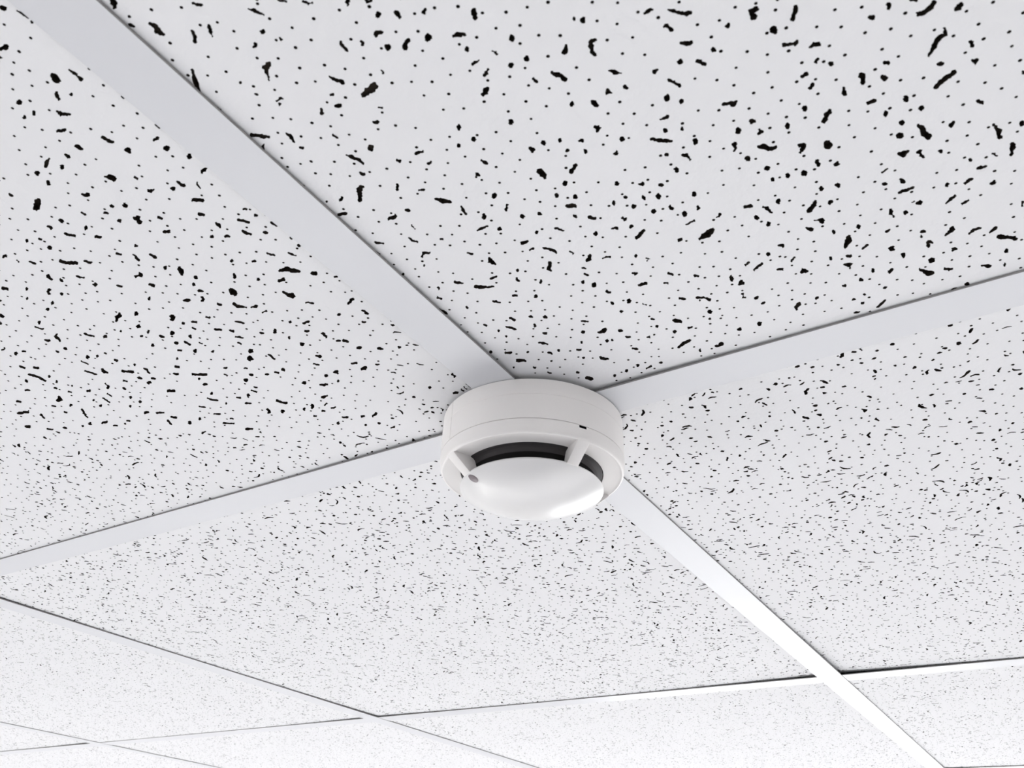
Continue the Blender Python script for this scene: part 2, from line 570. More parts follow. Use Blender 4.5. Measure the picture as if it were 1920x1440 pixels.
TOP = unpack(
    '-5075 -1160 21 -15 18 -19 2 -6 -5 -7 -5 -2 -21 18 -18 21 1 5 3 5|'
    '-4990 -1278 14 -9 22 -7 7 -33 -2 -7 -7 -4 -5 2 -10 24 -14 4 -12 12 -4 5 5 10|'
    '-4870 -1527 14 29 28 6 3 -1 1 -5 -2 -3 -14 -17 -4 -15 -10 -8 -12 4|'
    '-4812 -1612 31 8 8 -35 -4 -10 -12 -5 -10 4 -5 23 15 -7 -11 -5 -12 11|'
    '-4953 -933 -1 18 -12 8 -11 -3 -7 -9 3 -14 3 -16 10 1 11 4|-4881 -980 18 5 7 -4 -2 -12 -5 -6 -19 2 -4 3 0 8|'
    '-4709 -1621 12 20 14 9 15 -5 1 -15 -9 -22 -10 -8 -17 6|'
    '-4648 -1707 25 1 24 -2 5 -4 -1 -15 -8 -7 -23 -6 -31 12 -2 7 3 11|'
    '-4578 -1884 7 15 6 17 11 2 11 -6 2 -13 -14 -10 -9 -13 -6 -3 -7 4|'
    '-4664 -1288 31 13 26 -4 21 -2 5 -4 -2 -9 -5 -2 -25 -6 -21 -1 -27 -5 -7 4 0 10|'
    '-4599 -1399 24 11 9 -3 2 -16 -9 -9 -24 -4 -7 3 -1 10|'
    '-4569 -1518 -9 -14 2 -9 8 -15 -4 -11 -12 -6 -6 5 -10 14 -9 31 28 19 8 2 6 -8|'
    '-4381 -1801 4 18 -1 22 -19 8 -16 -11 -13 -13 -7 -22 16 -8 18 -6|'
    '-4497 -1512 29 8 11 1 6 -15 -6 -12 -22 -21 -16 3 -7 18|'
    '-4467 -1671 5 23 9 17 14 24 16 10 15 1 11 -17 -8 -14 -15 -10 -10 -7 -5 -14 -10 -21 -9 -4 -11 3|'
    '-4791 -796 6 32 8 41 36 11 25 1 17 9 16 12 3 0 2 -6 -2 -5 -16 -11 -17 -12 -24 -21 -11 -16 -7 -12 -16 -30 -8 -6 -10 3|'
    '-4501 -1054 22 -2 20 -8 23 -8 12 -14 16 0 5 -9 -7 -18 -13 -5 -18 1 -13 19 -16 12 -17 9 -20 11 -2 4 3 6|'
    '-4366 -1376 27 11 6 -5 -1 -14 -9 -6 -23 2 -4 3 1 6|'
    '-4320 -1277 1 25 7 14 -1 38 20 35 17 25 8 5 10 -2 1 -6 1 -29 -4 -26 6 -28 -3 -21 -7 -22 -15 -20 -30 -3|'
    '-4378 -958 11 -18 -3 -11 -13 -8 -8 3 -4 23 3 7 7 5|-4527 -616 -3 -25 9 -23 -1 -6 -5 -5 -4 1 -21 20 8 37 6 6 8 0|'
    '-4494 -614 1 9 -2 6 -10 -5 -12 -8 -3 -11 6 -5 7 -4 9 7|'
    '-4336 -825 18 11 15 19 12 -2 5 -17 -6 -15 -21 -5 -18 -8 -6 -1 -3 9|'
    '-4291 -924 19 -20 3 -13 -2 -14 -14 -11 -13 0 -7 14 -5 30 2 9 10 7|-4138 -1170 22 -21 0 -7 -7 -6 -7 -1 -17 25 0 5 5 5|'
    '-4061 -1059 25 -11 0 -27 0 -5 -6 -5 -6 0 -16 13 -8 24 1 6 6 5|'
    '-4296 -468 22 3 16 0 26 1 28 4 3 -2 0 -7 -5 -5 -28 -12 -32 -12 -19 7 -17 9 -2 3 2 7|'
    '-4118 -740 22 -4 20 -4 4 -7 -5 -11 -8 -4 -19 7 -22 3 -2 7 4 9|'
    '-4426 -2125 20 19 23 4 20 9 9 0 5 -12 -4 -11 -21 -9 -19 -12 -23 -11 -9 3 -5 11|'
    '-4320 -1917 5 -19 9 -13 3 -27 11 -9 1 -6 -5 -7 -9 -2 -16 9 -19 25 -3 22 0 18 5 9 11 3|'
    '-4110 -2227 1 17 -12 4 -19 -2 -14 -15 -6 -12 12 -8 12 -3 17 6|'
    '-4192 -1949 5 16 -12 5 -12 4 -12 -10 -8 -12 2 -12 12 -3 11 3|'
    '-4115 -2065 19 -8 17 -2 5 -3 0 -10 -6 -6 -25 -2 -18 20 -2 4 5 6|'
    '-4110 -1965 -7 31 6 25 7 7 11 1 5 -6 -4 -24 -7 -32 -3 -4 -6 -1|'
    '-4026 -1971 10 25 11 21 11 7 13 -2 4 -9 -6 -29 -27 -25 -9 -2 -9 6|'
    '-3947 -2240 11 14 -5 11 -9 8 -16 -2 -11 -10 -5 -13 5 -12 13 1|-3984 -2128 4 26 10 8 16 -1 5 -8 -9 -26 -8 -9 -13 1|'
    '-3805 -2174 21 -3 14 -5 7 -8 -5 -11 -8 -2 -20 5 -18 1 -4 8 4 11|'
    '-3926 -2482 21 22 17 25 14 2 15 -11 -1 -15 -23 -22 -34 -12 -6 1 -4 5|'
    '-4038 -2656 18 21 16 -3 10 -14 -7 -10 -24 -12 -9 1 -6 9|'
    '-3868 -2662 -5 14 -3 25 25 16 22 12 32 10 27 -6 14 -4 7 -7 -3 -10 -8 -2 -19 0 -15 2 -23 -11 -14 -11 -17 -1 2 -10 -1 -14 -5 -7 -12 -1|'
    '-3780 -2579 15 20 6 4 9 -4 0 -9 -14 -18 -7 -3 -9 4|'
    '-3779 -2302 28 -10 16 -15 23 -8 26 -9 7 -12 -12 -17 -14 -1 -23 8 -26 11 -21 16 -20 17 -5 7 10 13|'
    '-3611 -2622 15 -11 23 -3 14 -25 8 -24 0 -3 -6 -3 -5 1 -15 13 -26 12 -13 19 -4 18 -1 3 5 4|'
    '-3459 -2650 34 -10 4 -6 -4 -9 -10 -3 -27 3 -9 8 5 12|-3493 -2547 40 21 9 -39 1 -4 -6 -3 -4 1 -24 5 -4 -1 -12 2 -6 11|'
    '-3486 -2313 3 13 0 12 -15 3 -14 -5 -9 -9 -6 -16 14 -5 11 1|'
    '-3450 -2416 34 -1 21 -15 3 -8 -5 -10 -7 -3 -30 2 -28 13 -5 7 5 11|'
    '-3908 -1884 6 26 18 22 7 9 18 0 8 -7 -1 -36 -26 -25 -13 -10 -17 7|'
    '-3598 -1869 21 16 16 -1 9 -19 -10 -16 -24 -10 -15 3 -7 16|'
    '-3711 -1560 12 20 1 11 -13 2 -16 -4 -16 -11 -8 -16 8 -8 17 1|'
    '-3564 -1578 0 16 -14 7 -11 -1 -11 -13 -6 -10 6 -14 14 -1 16 1|-3255 -2333 43 2 9 1 5 -9 -3 -9 -25 -36 -28 7 -14 24|'
    '-3079 -2446 23 7 14 -6 0 -18 -11 -13 -25 0 -11 8 0 13|-3282 -1979 0 16 -16 4 -14 3 -14 -11 -7 -15 7 -9 11 -5 19 4|'
    '-3263 -2096 10 11 3 10 -10 6 -14 -4 -10 -7 -6 -10 2 -9 12 -1|-3188 -2189 17 -19 -2 -12 -18 -9 -14 3 -1 27 -1 5 10 6|'
    '-4044 -2618 5 7 -3 8 -13 1 -6 -5 -7 -7 0 -8 7 -3 9 1|'
    '-3877 -3038 -11 22 3 18 5 14 7 4 10 -1 3 -6 1 -13 0 -12 -2 -23 -2 -5 -10 -2|'
    '-3818 -3111 21 -12 15 -15 20 -13 16 -15 24 -22 -3 -20 4 -13 -9 -8 -14 0 -4 7 -9 12 -1 7 -13 20 -12 15 -18 16 -14 18 -12 16 -1 5 6 4|'
    '-3720 -3044 10 -17 17 -2 21 -10 4 -6 -5 -9 -7 -3 -23 6 -34 7 2 31 3 5 7 1|'
    '-3563 -3084 22 -21 13 -21 1 -19 -5 -11 -19 -3 -7 8 -6 18 -9 14 -10 23 -1 7 9 6|'
    '-3404 -3255 -1 11 -1 14 -16 2 -14 0 -5 -8 -4 -15 11 -7 16 0|'
    '-3428 -3045 2 11 -4 12 -21 5 -13 -4 -2 -14 -2 -15 18 -4 13 1|'
    '-3390 -3118 23 -18 17 -5 9 -12 6 -9 -9 -9 -13 -1 -13 9 -24 6 -20 24 2 9 10 7|'
    '-3560 -3380 9 18 13 4 15 -7 2 -13 -18 -12 -9 -3 -10 5|'
    '-3581 -3560 3 20 -2 29 40 4 21 4 18 -3 7 -19 -10 -14 -23 -5 -12 8 -3 -14 -4 -16 -10 -4 -16 2|'
    '-3469 -3742 18 8 18 6 18 14 19 13 15 1 14 -13 -5 -10 -19 -10 -20 -14 -16 -11 -20 -6 -13 0 -12 11|'
    '-3379 -3577 25 -5 14 -9 -1 -20 -17 -8 -28 0 -14 10 1 22|'
    '-3224 -3610 4 -20 7 -17 21 -24 -10 -20 -13 -8 -10 -4 -11 5 -1 6 6 14 3 3 -11 20 -5 21 -13 18 7 8 14 3|'
    '-3137 -3742 6 -16 -1 -14 8 -12 6 -16 0 -8 -16 -4 -13 4 -10 15 -14 18 16 20 7 14 3 3 6 -1|'
    '-3438 -2869 -19 -27 -3 -3 -8 0 -5 4 -7 32 12 7 21 0|'
    '-3356 -2914 22 -9 17 -12 24 -10 25 -8 6 -8 -6 -10 -11 -3 -24 11 -31 7 -17 17 -17 14 -1 6 7 6|'
    '-3045 -3764 17 23 14 2 12 -7 1 -8 -24 -19 -8 -4 -13 7|-2938 -3830 1 12 -14 8 -13 1 -14 -6 -3 -8 9 -10 11 -8 15 2|'
    '-2938 -3644 -6 -19 3 -17 -10 -8 -16 1 -10 7 6 20 1 17 8 8 15 -1|'
    '-2878 -3686 16 15 10 17 11 4 16 -6 1 -12 -12 -11 -15 -16 -11 -4 -12 5|'
    '-2669 -3595 2 13 -11 10 -25 2 -14 -10 -4 -13 3 -11 22 -4 17 4|'
    '-3207 -2867 9 17 -6 12 -22 3 -21 -6 -8 -13 -7 -17 18 -7 19 3|-3177 -2923 20 13 12 0 10 -7 -3 -9 -15 -15 -14 -3 -12 9|'
    '-2981 -3145 8 -21 4 -18 29 -15 -12 -24 -17 -13 -6 -3 -8 2 -3 5 1 17 -2 1 -13 17 -2 26 -8 21 7 8 15 3|'
    '-3105 -2802 8 20 1 17 -1 17 3 4 8 1 4 -2 5 -16 4 -19 0 -24 -11 -8 -16 1|'
    '-2972 -2753 9 8 2 13 -10 7 -17 -2 -17 -6 -3 -11 10 -9 11 -4|-2919 -2844 -3 9 -10 6 -11 -2 -10 -8 -8 -8 5 -8 13 1 15 2|'
    '-2952 -2616 19 -19 20 -19 12 -22 15 -19 10 -21 12 -21 -1 -6 -10 -5 -9 1 -19 17 -16 19 -16 19 -11 20 -18 19 -12 23 0 7 11 7|'
    '-2771 -2889 8 10 5 17 -23 4 -22 -4 -17 -13 1 -12 4 -10 25 -2|-2739 -3253 -3 -28 -7 -6 -17 -1 -7 7 -18 23 18 14 27 2|'
    '-2703 -3163 -2 10 -6 11 -23 4 -20 -8 -12 -14 5 -13 14 -5 25 0|-2681 -3275 31 14 10 5 15 -6 0 -10 -5 -25 -24 -5 -27 11|'
    '-2600 -3464 16 7 7 12 -9 10 -21 0 -17 -7 -13 -9 -2 -12 19 -5|'
    '-2610 -3716 13 22 15 14 25 13 20 15 17 1 16 -11 -2 -8 -14 -19 -20 -7 -21 -16 -17 -22 -17 -1 -17 8|'
    '-3206 -4194 30 0 12 -3 7 -11 -8 -5 -24 -11 -17 3 -11 17|'
    '-3149 -4124 12 4 -1 14 -14 12 -13 6 -13 -1 -5 -16 7 -12 13 -10|'
    '-3153 -4318 6 -17 15 -14 -5 -8 -14 -2 -12 4 -7 16 -10 16 3 7 14 3|'
    '-3098 -4427 12 8 10 10 3 11 8 14 4 15 -3 16 -4 17 9 7 19 0 12 -7 5 -18 2 -19 -9 -19 -5 -20 -11 -13 -11 -6 -11 -12 -12 -2 -15 7|'
    '-3006 -4557 5 19 13 8 11 10 8 2 11 -3 3 -5 3 -15 1 -16 -23 -15 -11 -1 -18 7|'
    '-2875 -4443 26 2 14 -2 -6 10 1 18 14 20 18 11 16 14 18 3 18 11 17 13 18 7 7 2 7 -4 2 -5 -13 -12 -15 -15 -13 -15 -11 -11 -15 -6 -17 -14 -13 -11 -3 -10 -1 -24 -35 -2 -27 3 -9 3 -3 8|'
    '-2695 -4556 34 -4 15 -7 1 -14 -16 -4 -29 -1 -16 11 -1 14|-2785 -4096 19 -23 -5 -10 -19 -4 -13 5 -15 24 5 8 15 3|'
    '-2613 -4373 17 -23 -3 -10 -24 -2 -13 9 2 24 1 5 12 1|-2543 -4550 45 -17 -31 -25 -8 -1 -11 5 -3 5 1 14 -6 7 -5 6 7 7|'
    '-2790 -3950 37 -1 18 3 27 3 11 -3 5 -9 -5 -6 -23 -10 -29 -9 -42 8 -11 6 1 13|'
    '-2661 -4090 8 12 -7 12 -22 6 -18 2 -16 -8 10 -14 11 -12 17 -8|'
    '-2530 -4453 6 18 8 16 0 14 10 21 8 19 14 13 8 12 14 13 11 6 17 -6 5 -9 -9 -17 -11 -14 -7 -17 -7 -9 -11 -19 0 -17 -9 -17 -12 -18 -10 -2 -17 4|'
    '-2738 -3838 26 10 29 3 15 -3 6 -14 -10 -9 -30 -3 -31 -1 -10 2 -4 10|'
    '-2515 -3944 -1 -25 -1 -25 -3 -6 -15 -1 -8 6 -8 27 -1 27 12 6 19 -2|'
    '-2433 -4173 20 11 -4 10 -14 10 -24 2 -21 -8 -4 -10 7 -13 21 -7|'
    '-1837 -4772 5 12 -1 11 -18 5 -20 1 -16 -5 -2 -11 13 -12 20 0|'
    '-2283 -4816 7 7 -4 6 -12 5 -12 -1 -10 -4 -1 -6 8 -5 11 -2|-2314 -4213 24 -14 -11 -13 -27 -4 -15 10 6 18 1 5 13 2|'
    '-2360 -4025 4 11 -20 6 -16 0 -18 -9 -9 -8 12 -10 21 -5 15 7|'
    '-2186 -4533 18 -15 19 -14 -6 -10 -18 -5 -14 5 -10 16 -18 15 2 7 13 4|'
    '-2249 -4084 21 -12 -10 -13 -26 -5 -18 8 1 15 5 8 15 3|'
    '-2110 -4381 13 13 10 16 16 2 21 -9 1 -9 -17 -14 -21 -12 -8 1 -12 5|'
    '-2126 -4085 8 16 -8 15 -21 12 -22 -1 -11 -14 -1 -13 14 -13 22 -3|'
    '-2175 -4174 26 -9 20 -4 13 2 39 3 29 -19 34 -14 2 -14 -21 -15 -30 0 -13 13 -24 10 -11 0 -33 3 -31 15 -17 11 -4 8 8 8|'
    '-1934 -4589 26 -9 30 -7 34 -1 37 0 24 -11 0 -19 -24 -5 -36 4 -43 5 -34 10 -27 12 -10 9 8 10|'
    '-3923 -699 27 -9 24 -10 18 -16 26 -9 15 -4 20 -2 4 -3 -2 -8 -5 -5 -21 -4 -28 -7 -23 15 -27 12 -23 16 -15 20 -1 5 5 7|'
    '-3866 -908 9 22 -17 9 -14 4 -18 -13 -9 -14 2 -22 14 -13 18 12|'
    '-3673 -1137 4 -18 -1 -23 7 -21 -2 -7 -12 -7 -9 2 -5 25 -5 19 2 24 4 7 12 5|'
    '-3696 -980 27 -10 -3 -14 -13 -16 -10 1 -20 18 1 9 8 9|-3577 -1199 1 28 4 11 17 5 10 -7 -4 -28 -9 -10 -13 -3|'
    '-3736 -669 30 -10 3 -13 -12 -18 -13 -2 -24 19 -4 6 8 13|'
    '-3389 -1504 28 -3 25 -18 1 -7 -5 -8 -9 -2 -29 5 -25 15 1 8 7 9|'
    '-3270 -1400 -11 2 14 -20 1 -4 -6 -6 -7 -2 -39 18 40 30 8 0 4 -8|'
    '-3640 -570 21 26 26 16 23 16 23 17 21 22 13 2 9 -11 -3 -16 -20 -21 -19 -23 -24 -16 -23 -23 -17 -32 -26 0 -14 22|'
    '-3518 -835 20 17 19 18 14 4 9 -15 -9 -13 -20 -17 -23 -12 -9 -1 -6 9|'
    '-3587 -368 -18 -31 -11 -8 -12 3 -3 8 14 34 14 12 15 -3|'
    '-3372 -939 7 -21 11 -17 -4 -11 -13 -8 -7 5 -9 18 -5 21 3 8 10 6|'
    '-3238 -990 21 -15 36 -9 11 -21 10 -21 14 -19 -1 -8 -10 -9 -8 0 -23 12 -18 13 -16 15 -15 22 -19 19 -1 9 9 10|'
    '-3082 -1117 27 8 26 10 40 2 9 -3 -3 -16 -14 -8 -38 -4 -23 -3 -26 -3 -5 3 1 9|'
    '-3074 -1420 19 36 11 10 20 -3 3 -14 -18 -32 -14 -9 -19 3|'
    '-2928 -1430 29 18 23 24 10 0 8 -7 -3 -8 -24 -23 -26 -19 -10 -4 -8 8|'
    '-3474 -233 8 -23 6 -23 7 -23 -5 -12 -14 -9 -6 5 -11 19 -7 23 -6 24 5 12 13 9|'
    '-3276 -633 9 38 6 40 2 7 12 7 10 -2 12 -37 -12 -46 -8 -10 -20 -4|'
    '-3256 -723 25 -20 -2 -10 -9 -10 -12 -2 -21 22 -2 7 11 13|-3579 -1462 10 14 -4 9 -12 5 -10 -6 -13 -11 -2 -9 8 -7 12 -4|'
    '-2878 -1221 10 17 -2 13 -18 3 -19 -10 -20 -13 -7 -22 18 -3 16 -3|'
    '-2785 -1078 1 -26 4 -19 -2 -28 -2 -27 -5 -8 -9 -3 -5 2 -4 27 -5 25 0 26 10 28 3 5 11 3|'
    '-2702 -1256 0 14 -3 16 -14 4 -14 -6 -10 -9 -2 -20 13 -8 16 3|'
    '-3106 -664 28 4 27 3 3 -3 -2 -9 -6 -4 -27 -2 -28 -4 -4 2 2 8|'
    '-2998 -552 47 1 18 -16 22 -13 -2 -8 -9 -10 -10 -2 -14 16 -17 10 -40 7 -4 3 4 9|'
    '-3085 -281 27 -20 22 -31 -3 -9 -10 -8 -7 0 -26 25 -22 22 0 9 11 12|'
    '-2745 -516 -26 -38 8 -13 5 -29 -2 -7 -11 -8 -5 3 -15 23 -19 34 44 47 12 4 12 -6|'
    '-2606 -856 21 -12 17 -15 -2 -11 -12 -10 -9 1 -14 17 -15 17 0 6 8 7|'
    '-2469 -971 44 33 37 -18 19 -19 6 -6 -9 -12 -11 -3 -34 -3 -33 -3 -18 4 -12 5 0 13|'
    '-2223 -843 0 -30 0 -30 -9 -11 -15 -5 -5 5 -1 32 3 31 6 9 15 4|'
    '-2341 -546 28 -17 6 -23 12 -19 0 -5 -9 -7 -6 -1 -20 13 -16 14 -25 18 3 12 14 14|'
    '-2995 -205 18 -10 22 -6 2 -5 -6 -9 -7 -3 -21 6 -22 5 -3 6 7 11|'
    '-2649 -247 7 7 0 12 -3 6 -14 0 -11 -11 -3 -11 2 -10 13 0|-3637 -270 6 8 -3 8 -7 2 -7 -1 -6 -7 0 -9 3 -6 8 0|'
    '-2850 -761 14 -20 -4 -9 -10 -7 -7 1 -12 21 2 7 10 8|-2654 -471 8 12 1 7 -5 5 -9 -3 -10 -10 -6 -7 1 -7 9 0|'
    '-3296 -1952 20 -7 7 -15 -18 -20 -17 1 -19 14 1 13 11 12|'
    '-3319 -1859 25 0 17 4 12 -15 -12 -22 -16 -5 -19 8 -15 13 -4 5 4 8|'
    '-3148 -2091 1 11 -4 10 -13 3 -9 -10 -9 -8 4 -12 10 -5 14 1|-3112 -2185 35 11 11 -5 -4 -19 -14 -6 -30 8 -4 3 1 7|'
    '-2963 -2346 17 -22 -13 -14 -22 -4 -14 5 15 32 3 5 9 2|-2762 -2672 2 12 -7 11 -13 3 -11 -6 -8 -9 3 -11 11 -7 13 1|'
    '-2711 -2747 16 -12 5 -8 18 -8 27 -1 4 -6 -3 -9 -8 -5 -29 2 -35 -1 -7 23 -10 14 2 7 10 5|'
    '-3028 -2068 11 19 17 21 18 29 17 5 16 -7 -1 -14 -24 -22 -13 -22 -10 -19 -15 -7 -16 5|'
    '-3082 -1795 38 1 35 -13 6 -7 -5 -15 -14 -7 -41 -12 -36 2 -16 14 9 29|'
    '-2588 -2678 8 16 -7 11 -12 3 -24 0 -14 -12 -6 -16 16 -6 17 -5|'
    '-2919 -1920 19 22 20 4 16 -11 -3 -13 -25 -22 -16 -2 -12 9|'
    '-2679 -2243 0 12 -12 9 -17 -3 -13 -11 -6 -14 11 -9 19 -5 10 10|-2606 -2375 27 -20 -10 -15 -23 -9 -17 4 4 33 0 6 12 4|'
    '-2522 -2493 18 -19 -4 -11 -17 -9 -12 4 -13 21 2 8 14 7|-2792 -1804 -1 13 -15 4 -16 -6 -15 -10 -2 -10 7 -10 14 -2 14 6|'
    '-2734 -1898 20 -11 5 -9 -8 -13 -14 -4 -27 0 -3 12 12 18|-2528 -2247 6 15 -12 9 -11 0 -12 0 -5 -11 1 -14 11 -5 15 -1|'
    '-2493 -2344 46 1 5 -4 -2 -7 -5 -3 -49 -2 -4 3 2 8|-2398 -2452 -1 14 -14 7 -21 0 -19 -10 -12 -21 16 -5 11 -4 26 6|'
    '-2329 -2671 26 7 13 -12 -5 -17 -15 -6 -29 -3 -12 10 4 15|'
    '-2520 -2147 14 14 -1 10 -15 2 -17 -3 -14 -12 -8 -12 14 -4 10 -3|'
    '-2665 -1808 19 -27 5 -17 12 -15 -2 -10 -14 -9 -11 1 -20 9 -14 16 -10 34 6 12 17 8|'
    '-2406 -2258 6 16 -6 12 -18 1 -17 -4 -10 -14 2 -12 11 -8 20 -2|-2279 -2469 33 -9 5 -9 -10 -14 -14 -2 -40 8 -2 8 9 14|'
    '-2193 -2649 33 10 8 1 6 -6 -2 -7 -24 -20 -17 0 -11 12|-2754 -1450 24 -6 4 -12 -10 -17 -17 -5 -19 3 -8 11 12 18|'
    '-2710 -1581 18 -16 3 -7 -11 -11 -9 0 -25 12 2 11 12 11|-2557 -1803 30 -11 2 -8 -10 -11 -11 -1 -27 12 -4 5 8 10|'
    '-2476 -1893 22 -19 17 -22 -5 -12 -16 -10 -11 2 -17 22 -22 18 3 11 16 10|'
    '-2352 -2108 40 -7 -19 -34 -6 -5 -8 1 -2 5 1 15 -19 -3 -7 8 5 14|'
    '-2281 -2362 6 15 -14 9 -16 1 -15 -7 -10 -14 3 -13 16 -4 22 -1|'
    '-2143 -2558 15 15 -2 14 -20 3 -20 -3 -19 -12 -9 -13 13 -8 18 -2|'
    '-2071 -2582 7 19 1 18 9 35 5 5 10 0 2 -4 -3 -34 -2 -19 4 -19 -12 -7 -17 -1|'
    '-2498 -1612 24 -22 14 -15 15 -14 -1 -6 -7 -6 -5 1 -23 9 -14 13 -26 21 0 8 11 10|'
    '-2517 -1473 -6 10 -8 6 -17 -2 -11 -12 -6 -14 11 -6 11 -3 13 10|'
    '-2298 -1844 19 -7 10 -9 -9 -17 -12 -5 -27 -6 -9 15 11 19|'
    '-2276 -2000 3 -20 21 -12 2 -7 -10 -9 -13 -3 -24 18 -2 28 5 8 14 3|-2257 -2152 16 25 9 7 14 0 5 -6 -8 -25 -13 -9 -15 1|'
    '-2161 -2206 11 21 14 29 16 19 3 23 16 8 21 -1 5 -10 -7 -22 -11 -22 -23 -29 -12 -22 -14 -8 -17 2|'
    '-1885 -2385 -3 -30 -6 -9 -17 -4 -13 3 -2 28 5 11 22 5|'
    '-2475 -1293 6 -36 -9 -33 -5 -7 -12 -2 -6 3 -3 26 -8 30 4 11 19 9|-2405 -1361 6 39 6 7 12 4 6 -5 3 -35 -10 -11 -15 -4|'
    '-2351 -1421 22 -15 16 -17 23 -6 12 -10 38 -11 3 -4 -4 -7 -6 -4 -50 -5 -21 15 -16 14 -21 17 -11 21 -1 6 10 7|'
    '-2208 -1582 41 -8 2 -9 -11 -12 -10 -2 -36 14 -1 7 8 9|'
    '-2099 -1692 22 7 17 30 12 9 17 1 3 -10 -4 -41 -49 -26 -17 -2 -9 15|'
    '-1995 -1777 -1 -32 19 -28 -4 -8 -12 -6 -11 0 -18 34 8 36 4 5 10 2|'
    '-1882 -2026 7 11 -12 3 -14 -2 -14 -8 -8 -10 3 -8 17 0 13 6|'
    '-1829 -2079 24 -10 -3 12 5 4 10 1 2 -5 -16 -35 -35 21 -3 5 7 6|'
    '-2183 -1372 50 38 55 5 12 -3 1 -12 -10 -7 -46 -22 -43 -28 -19 -3 -11 16|'
    '-1973 -1574 24 -26 -1 -5 -9 -6 -6 1 -25 24 -1 5 11 8|'
    '-1709 -1903 33 -7 -11 -34 -7 -7 -10 -2 -5 4 -14 17 -2 13 -4 5 8 9|'
    '-1558 -2154 16 -15 24 -11 -3 -8 -12 -10 -11 -1 -21 11 -21 10 -4 10 17 12|'
    '-1415 -2330 16 -26 -2 -8 -15 -8 -10 2 -25 19 -3 10 21 12|'
    '-1900 -1553 22 -10 18 -10 3 -7 -10 -9 -7 -1 -22 11 -22 10 1 6 8 7|'
    '-2021 -1205 28 28 15 3 10 -8 -6 -12 -34 -21 -9 -4 -7 7|-2123 -1022 41 -10 5 -6 -6 -10 -8 -4 -51 -5 -7 7 9 17|'
    '-2199 -1099 -2 8 -7 6 -15 -6 -11 -6 -5 -14 7 -8 11 2 13 6|-1793 -1503 4 14 -10 5 -19 -4 -15 -7 -4 -13 2 -12 19 1 13 7|'
    '-1715 -1577 13 17 -1 14 -14 8 -27 -11 -18 -14 -2 -13 -3 -13 30 2|'
    '-1530 -1883 8 -21 0 -24 7 -21 -13 -13 -22 -6 -8 8 0 23 -8 20 6 28 5 8 19 5|'
    '-1457 -2077 22 -27 -4 -10 -18 -7 -8 4 -15 29 4 7 11 5|'
    '-2651 -3085 35 5 37 13 8 2 6 -5 -1 -6 -24 -26 -36 -15 -18 -3 -13 17|'
    '-2518 -3222 18 -15 11 -13 19 -14 16 -20 7 -25 -2 -22 -7 -8 -16 -1 -10 6 1 21 -8 16 -20 10 -26 13 -5 24 -4 19 2 7 13 4|'
    '-2394 -3460 23 -11 -3 -2 -10 2 21 10 23 13 9 0 10 -5 1 -7 -11 -17 -14 -16 -44 -21 -23 25 -6 19 0 6 12 5|'
    '-2300 -3607 31 -17 6 -17 -18 -21 -30 -2 -34 7 -10 19 20 24|'
    '-2448 -3148 18 7 -4 16 -7 12 -22 3 -18 -7 -7 -13 6 -15 15 -6|'
    '-2293 -3234 13 7 3 16 -15 10 -19 5 -14 -7 -8 -14 10 -14 16 -9|'
    '-2205 -3522 23 6 30 -3 12 -4 2 -14 -10 -8 -29 1 -25 -7 -14 8 -2 15|'
    '-2129 -3655 14 29 6 7 19 -1 7 -7 1 -27 -14 -9 -22 1|-2103 -3440 11 14 -12 14 -23 10 -17 -5 -12 -8 -2 -21 16 -11 22 -3|'
    '-2141 -3327 10 10 -10 11 -18 6 -19 -6 -11 -10 -2 -13 16 -6 20 -3|'
    '-2163 -3229 10 7 -7 12 -8 7 -17 -2 -14 -5 -6 -15 12 -9 16 1|-1895 -3577 26 -13 9 -5 -3 -10 -12 -4 -32 -3 -14 8 5 18|'
    '-1899 -3499 8 8 -1 14 -19 3 -19 2 -10 -12 -6 -10 10 -8 19 -4|'
    '-1891 -3933 8 23 8 22 7 3 13 -2 3 -6 -10 -20 -12 -21 -5 -4 -9 2|-1734 -3866 13 -24 0 -7 -18 -4 -14 4 -8 25 3 7 15 3|'
    '-1915 -3191 8 12 -18 10 -18 5 -20 -10 -6 -11 -2 -13 19 -6 18 3|-1765 -3523 -3 25 16 7 24 0 13 -9 -13 -21 -12 -7 -16 0|'
    '-1826 -3413 12 14 20 17 21 20 22 23 20 6 20 -7 3 -13 -19 -23 -24 -24 -23 -14 -25 -11 -12 -5 -15 6|'
    '-1992 -2946 4 -18 9 -18 4 -19 -3 -8 -20 -5 -14 5 -7 17 -1 20 -6 18 5 8 18 5|'
    '-1934 -3064 23 -11 17 -6 28 -10 20 -11 6 -5 -7 -9 -9 -1 -32 4 -30 4 -18 17 -17 14 -1 7 11 7|'
    '-2045 -2768 31 14 2 16 1 4 10 2 3 -4 4 -20 -20 -26 -15 -4 -14 7|'
    '-1457 -3855 57 15 48 -19 3 -9 -10 -8 -14 0 -30 9 -42 -6 -13 0 -7 10|'
    '-1864 -2979 33 -5 10 -10 -9 -14 -15 -5 -33 8 -11 9 10 14|'
    '-1723 -3059 9 10 1 15 -17 6 -21 -6 -19 -11 -7 -12 17 -7 19 -5|'
    '-1602 -3354 15 -27 48 -15 -5 -16 -24 -12 -20 2 -26 31 -5 34 2 4 10 2|'
    '-1545 -3276 29 -13 19 -17 0 -11 -22 -11 -15 5 -17 17 -18 20 -1 6 13 6|'
    '-1404 -3459 15 5 7 11 -10 8 -20 3 -14 -3 -13 -11 5 -10 15 -6|'
    '-1370 -3633 20 7 2 13 -21 8 -16 2 -16 -8 -8 -8 2 -11 19 -6|-1240 -3812 5 30 12 6 15 -2 8 -6 -18 -30 -9 -5 -12 2|'
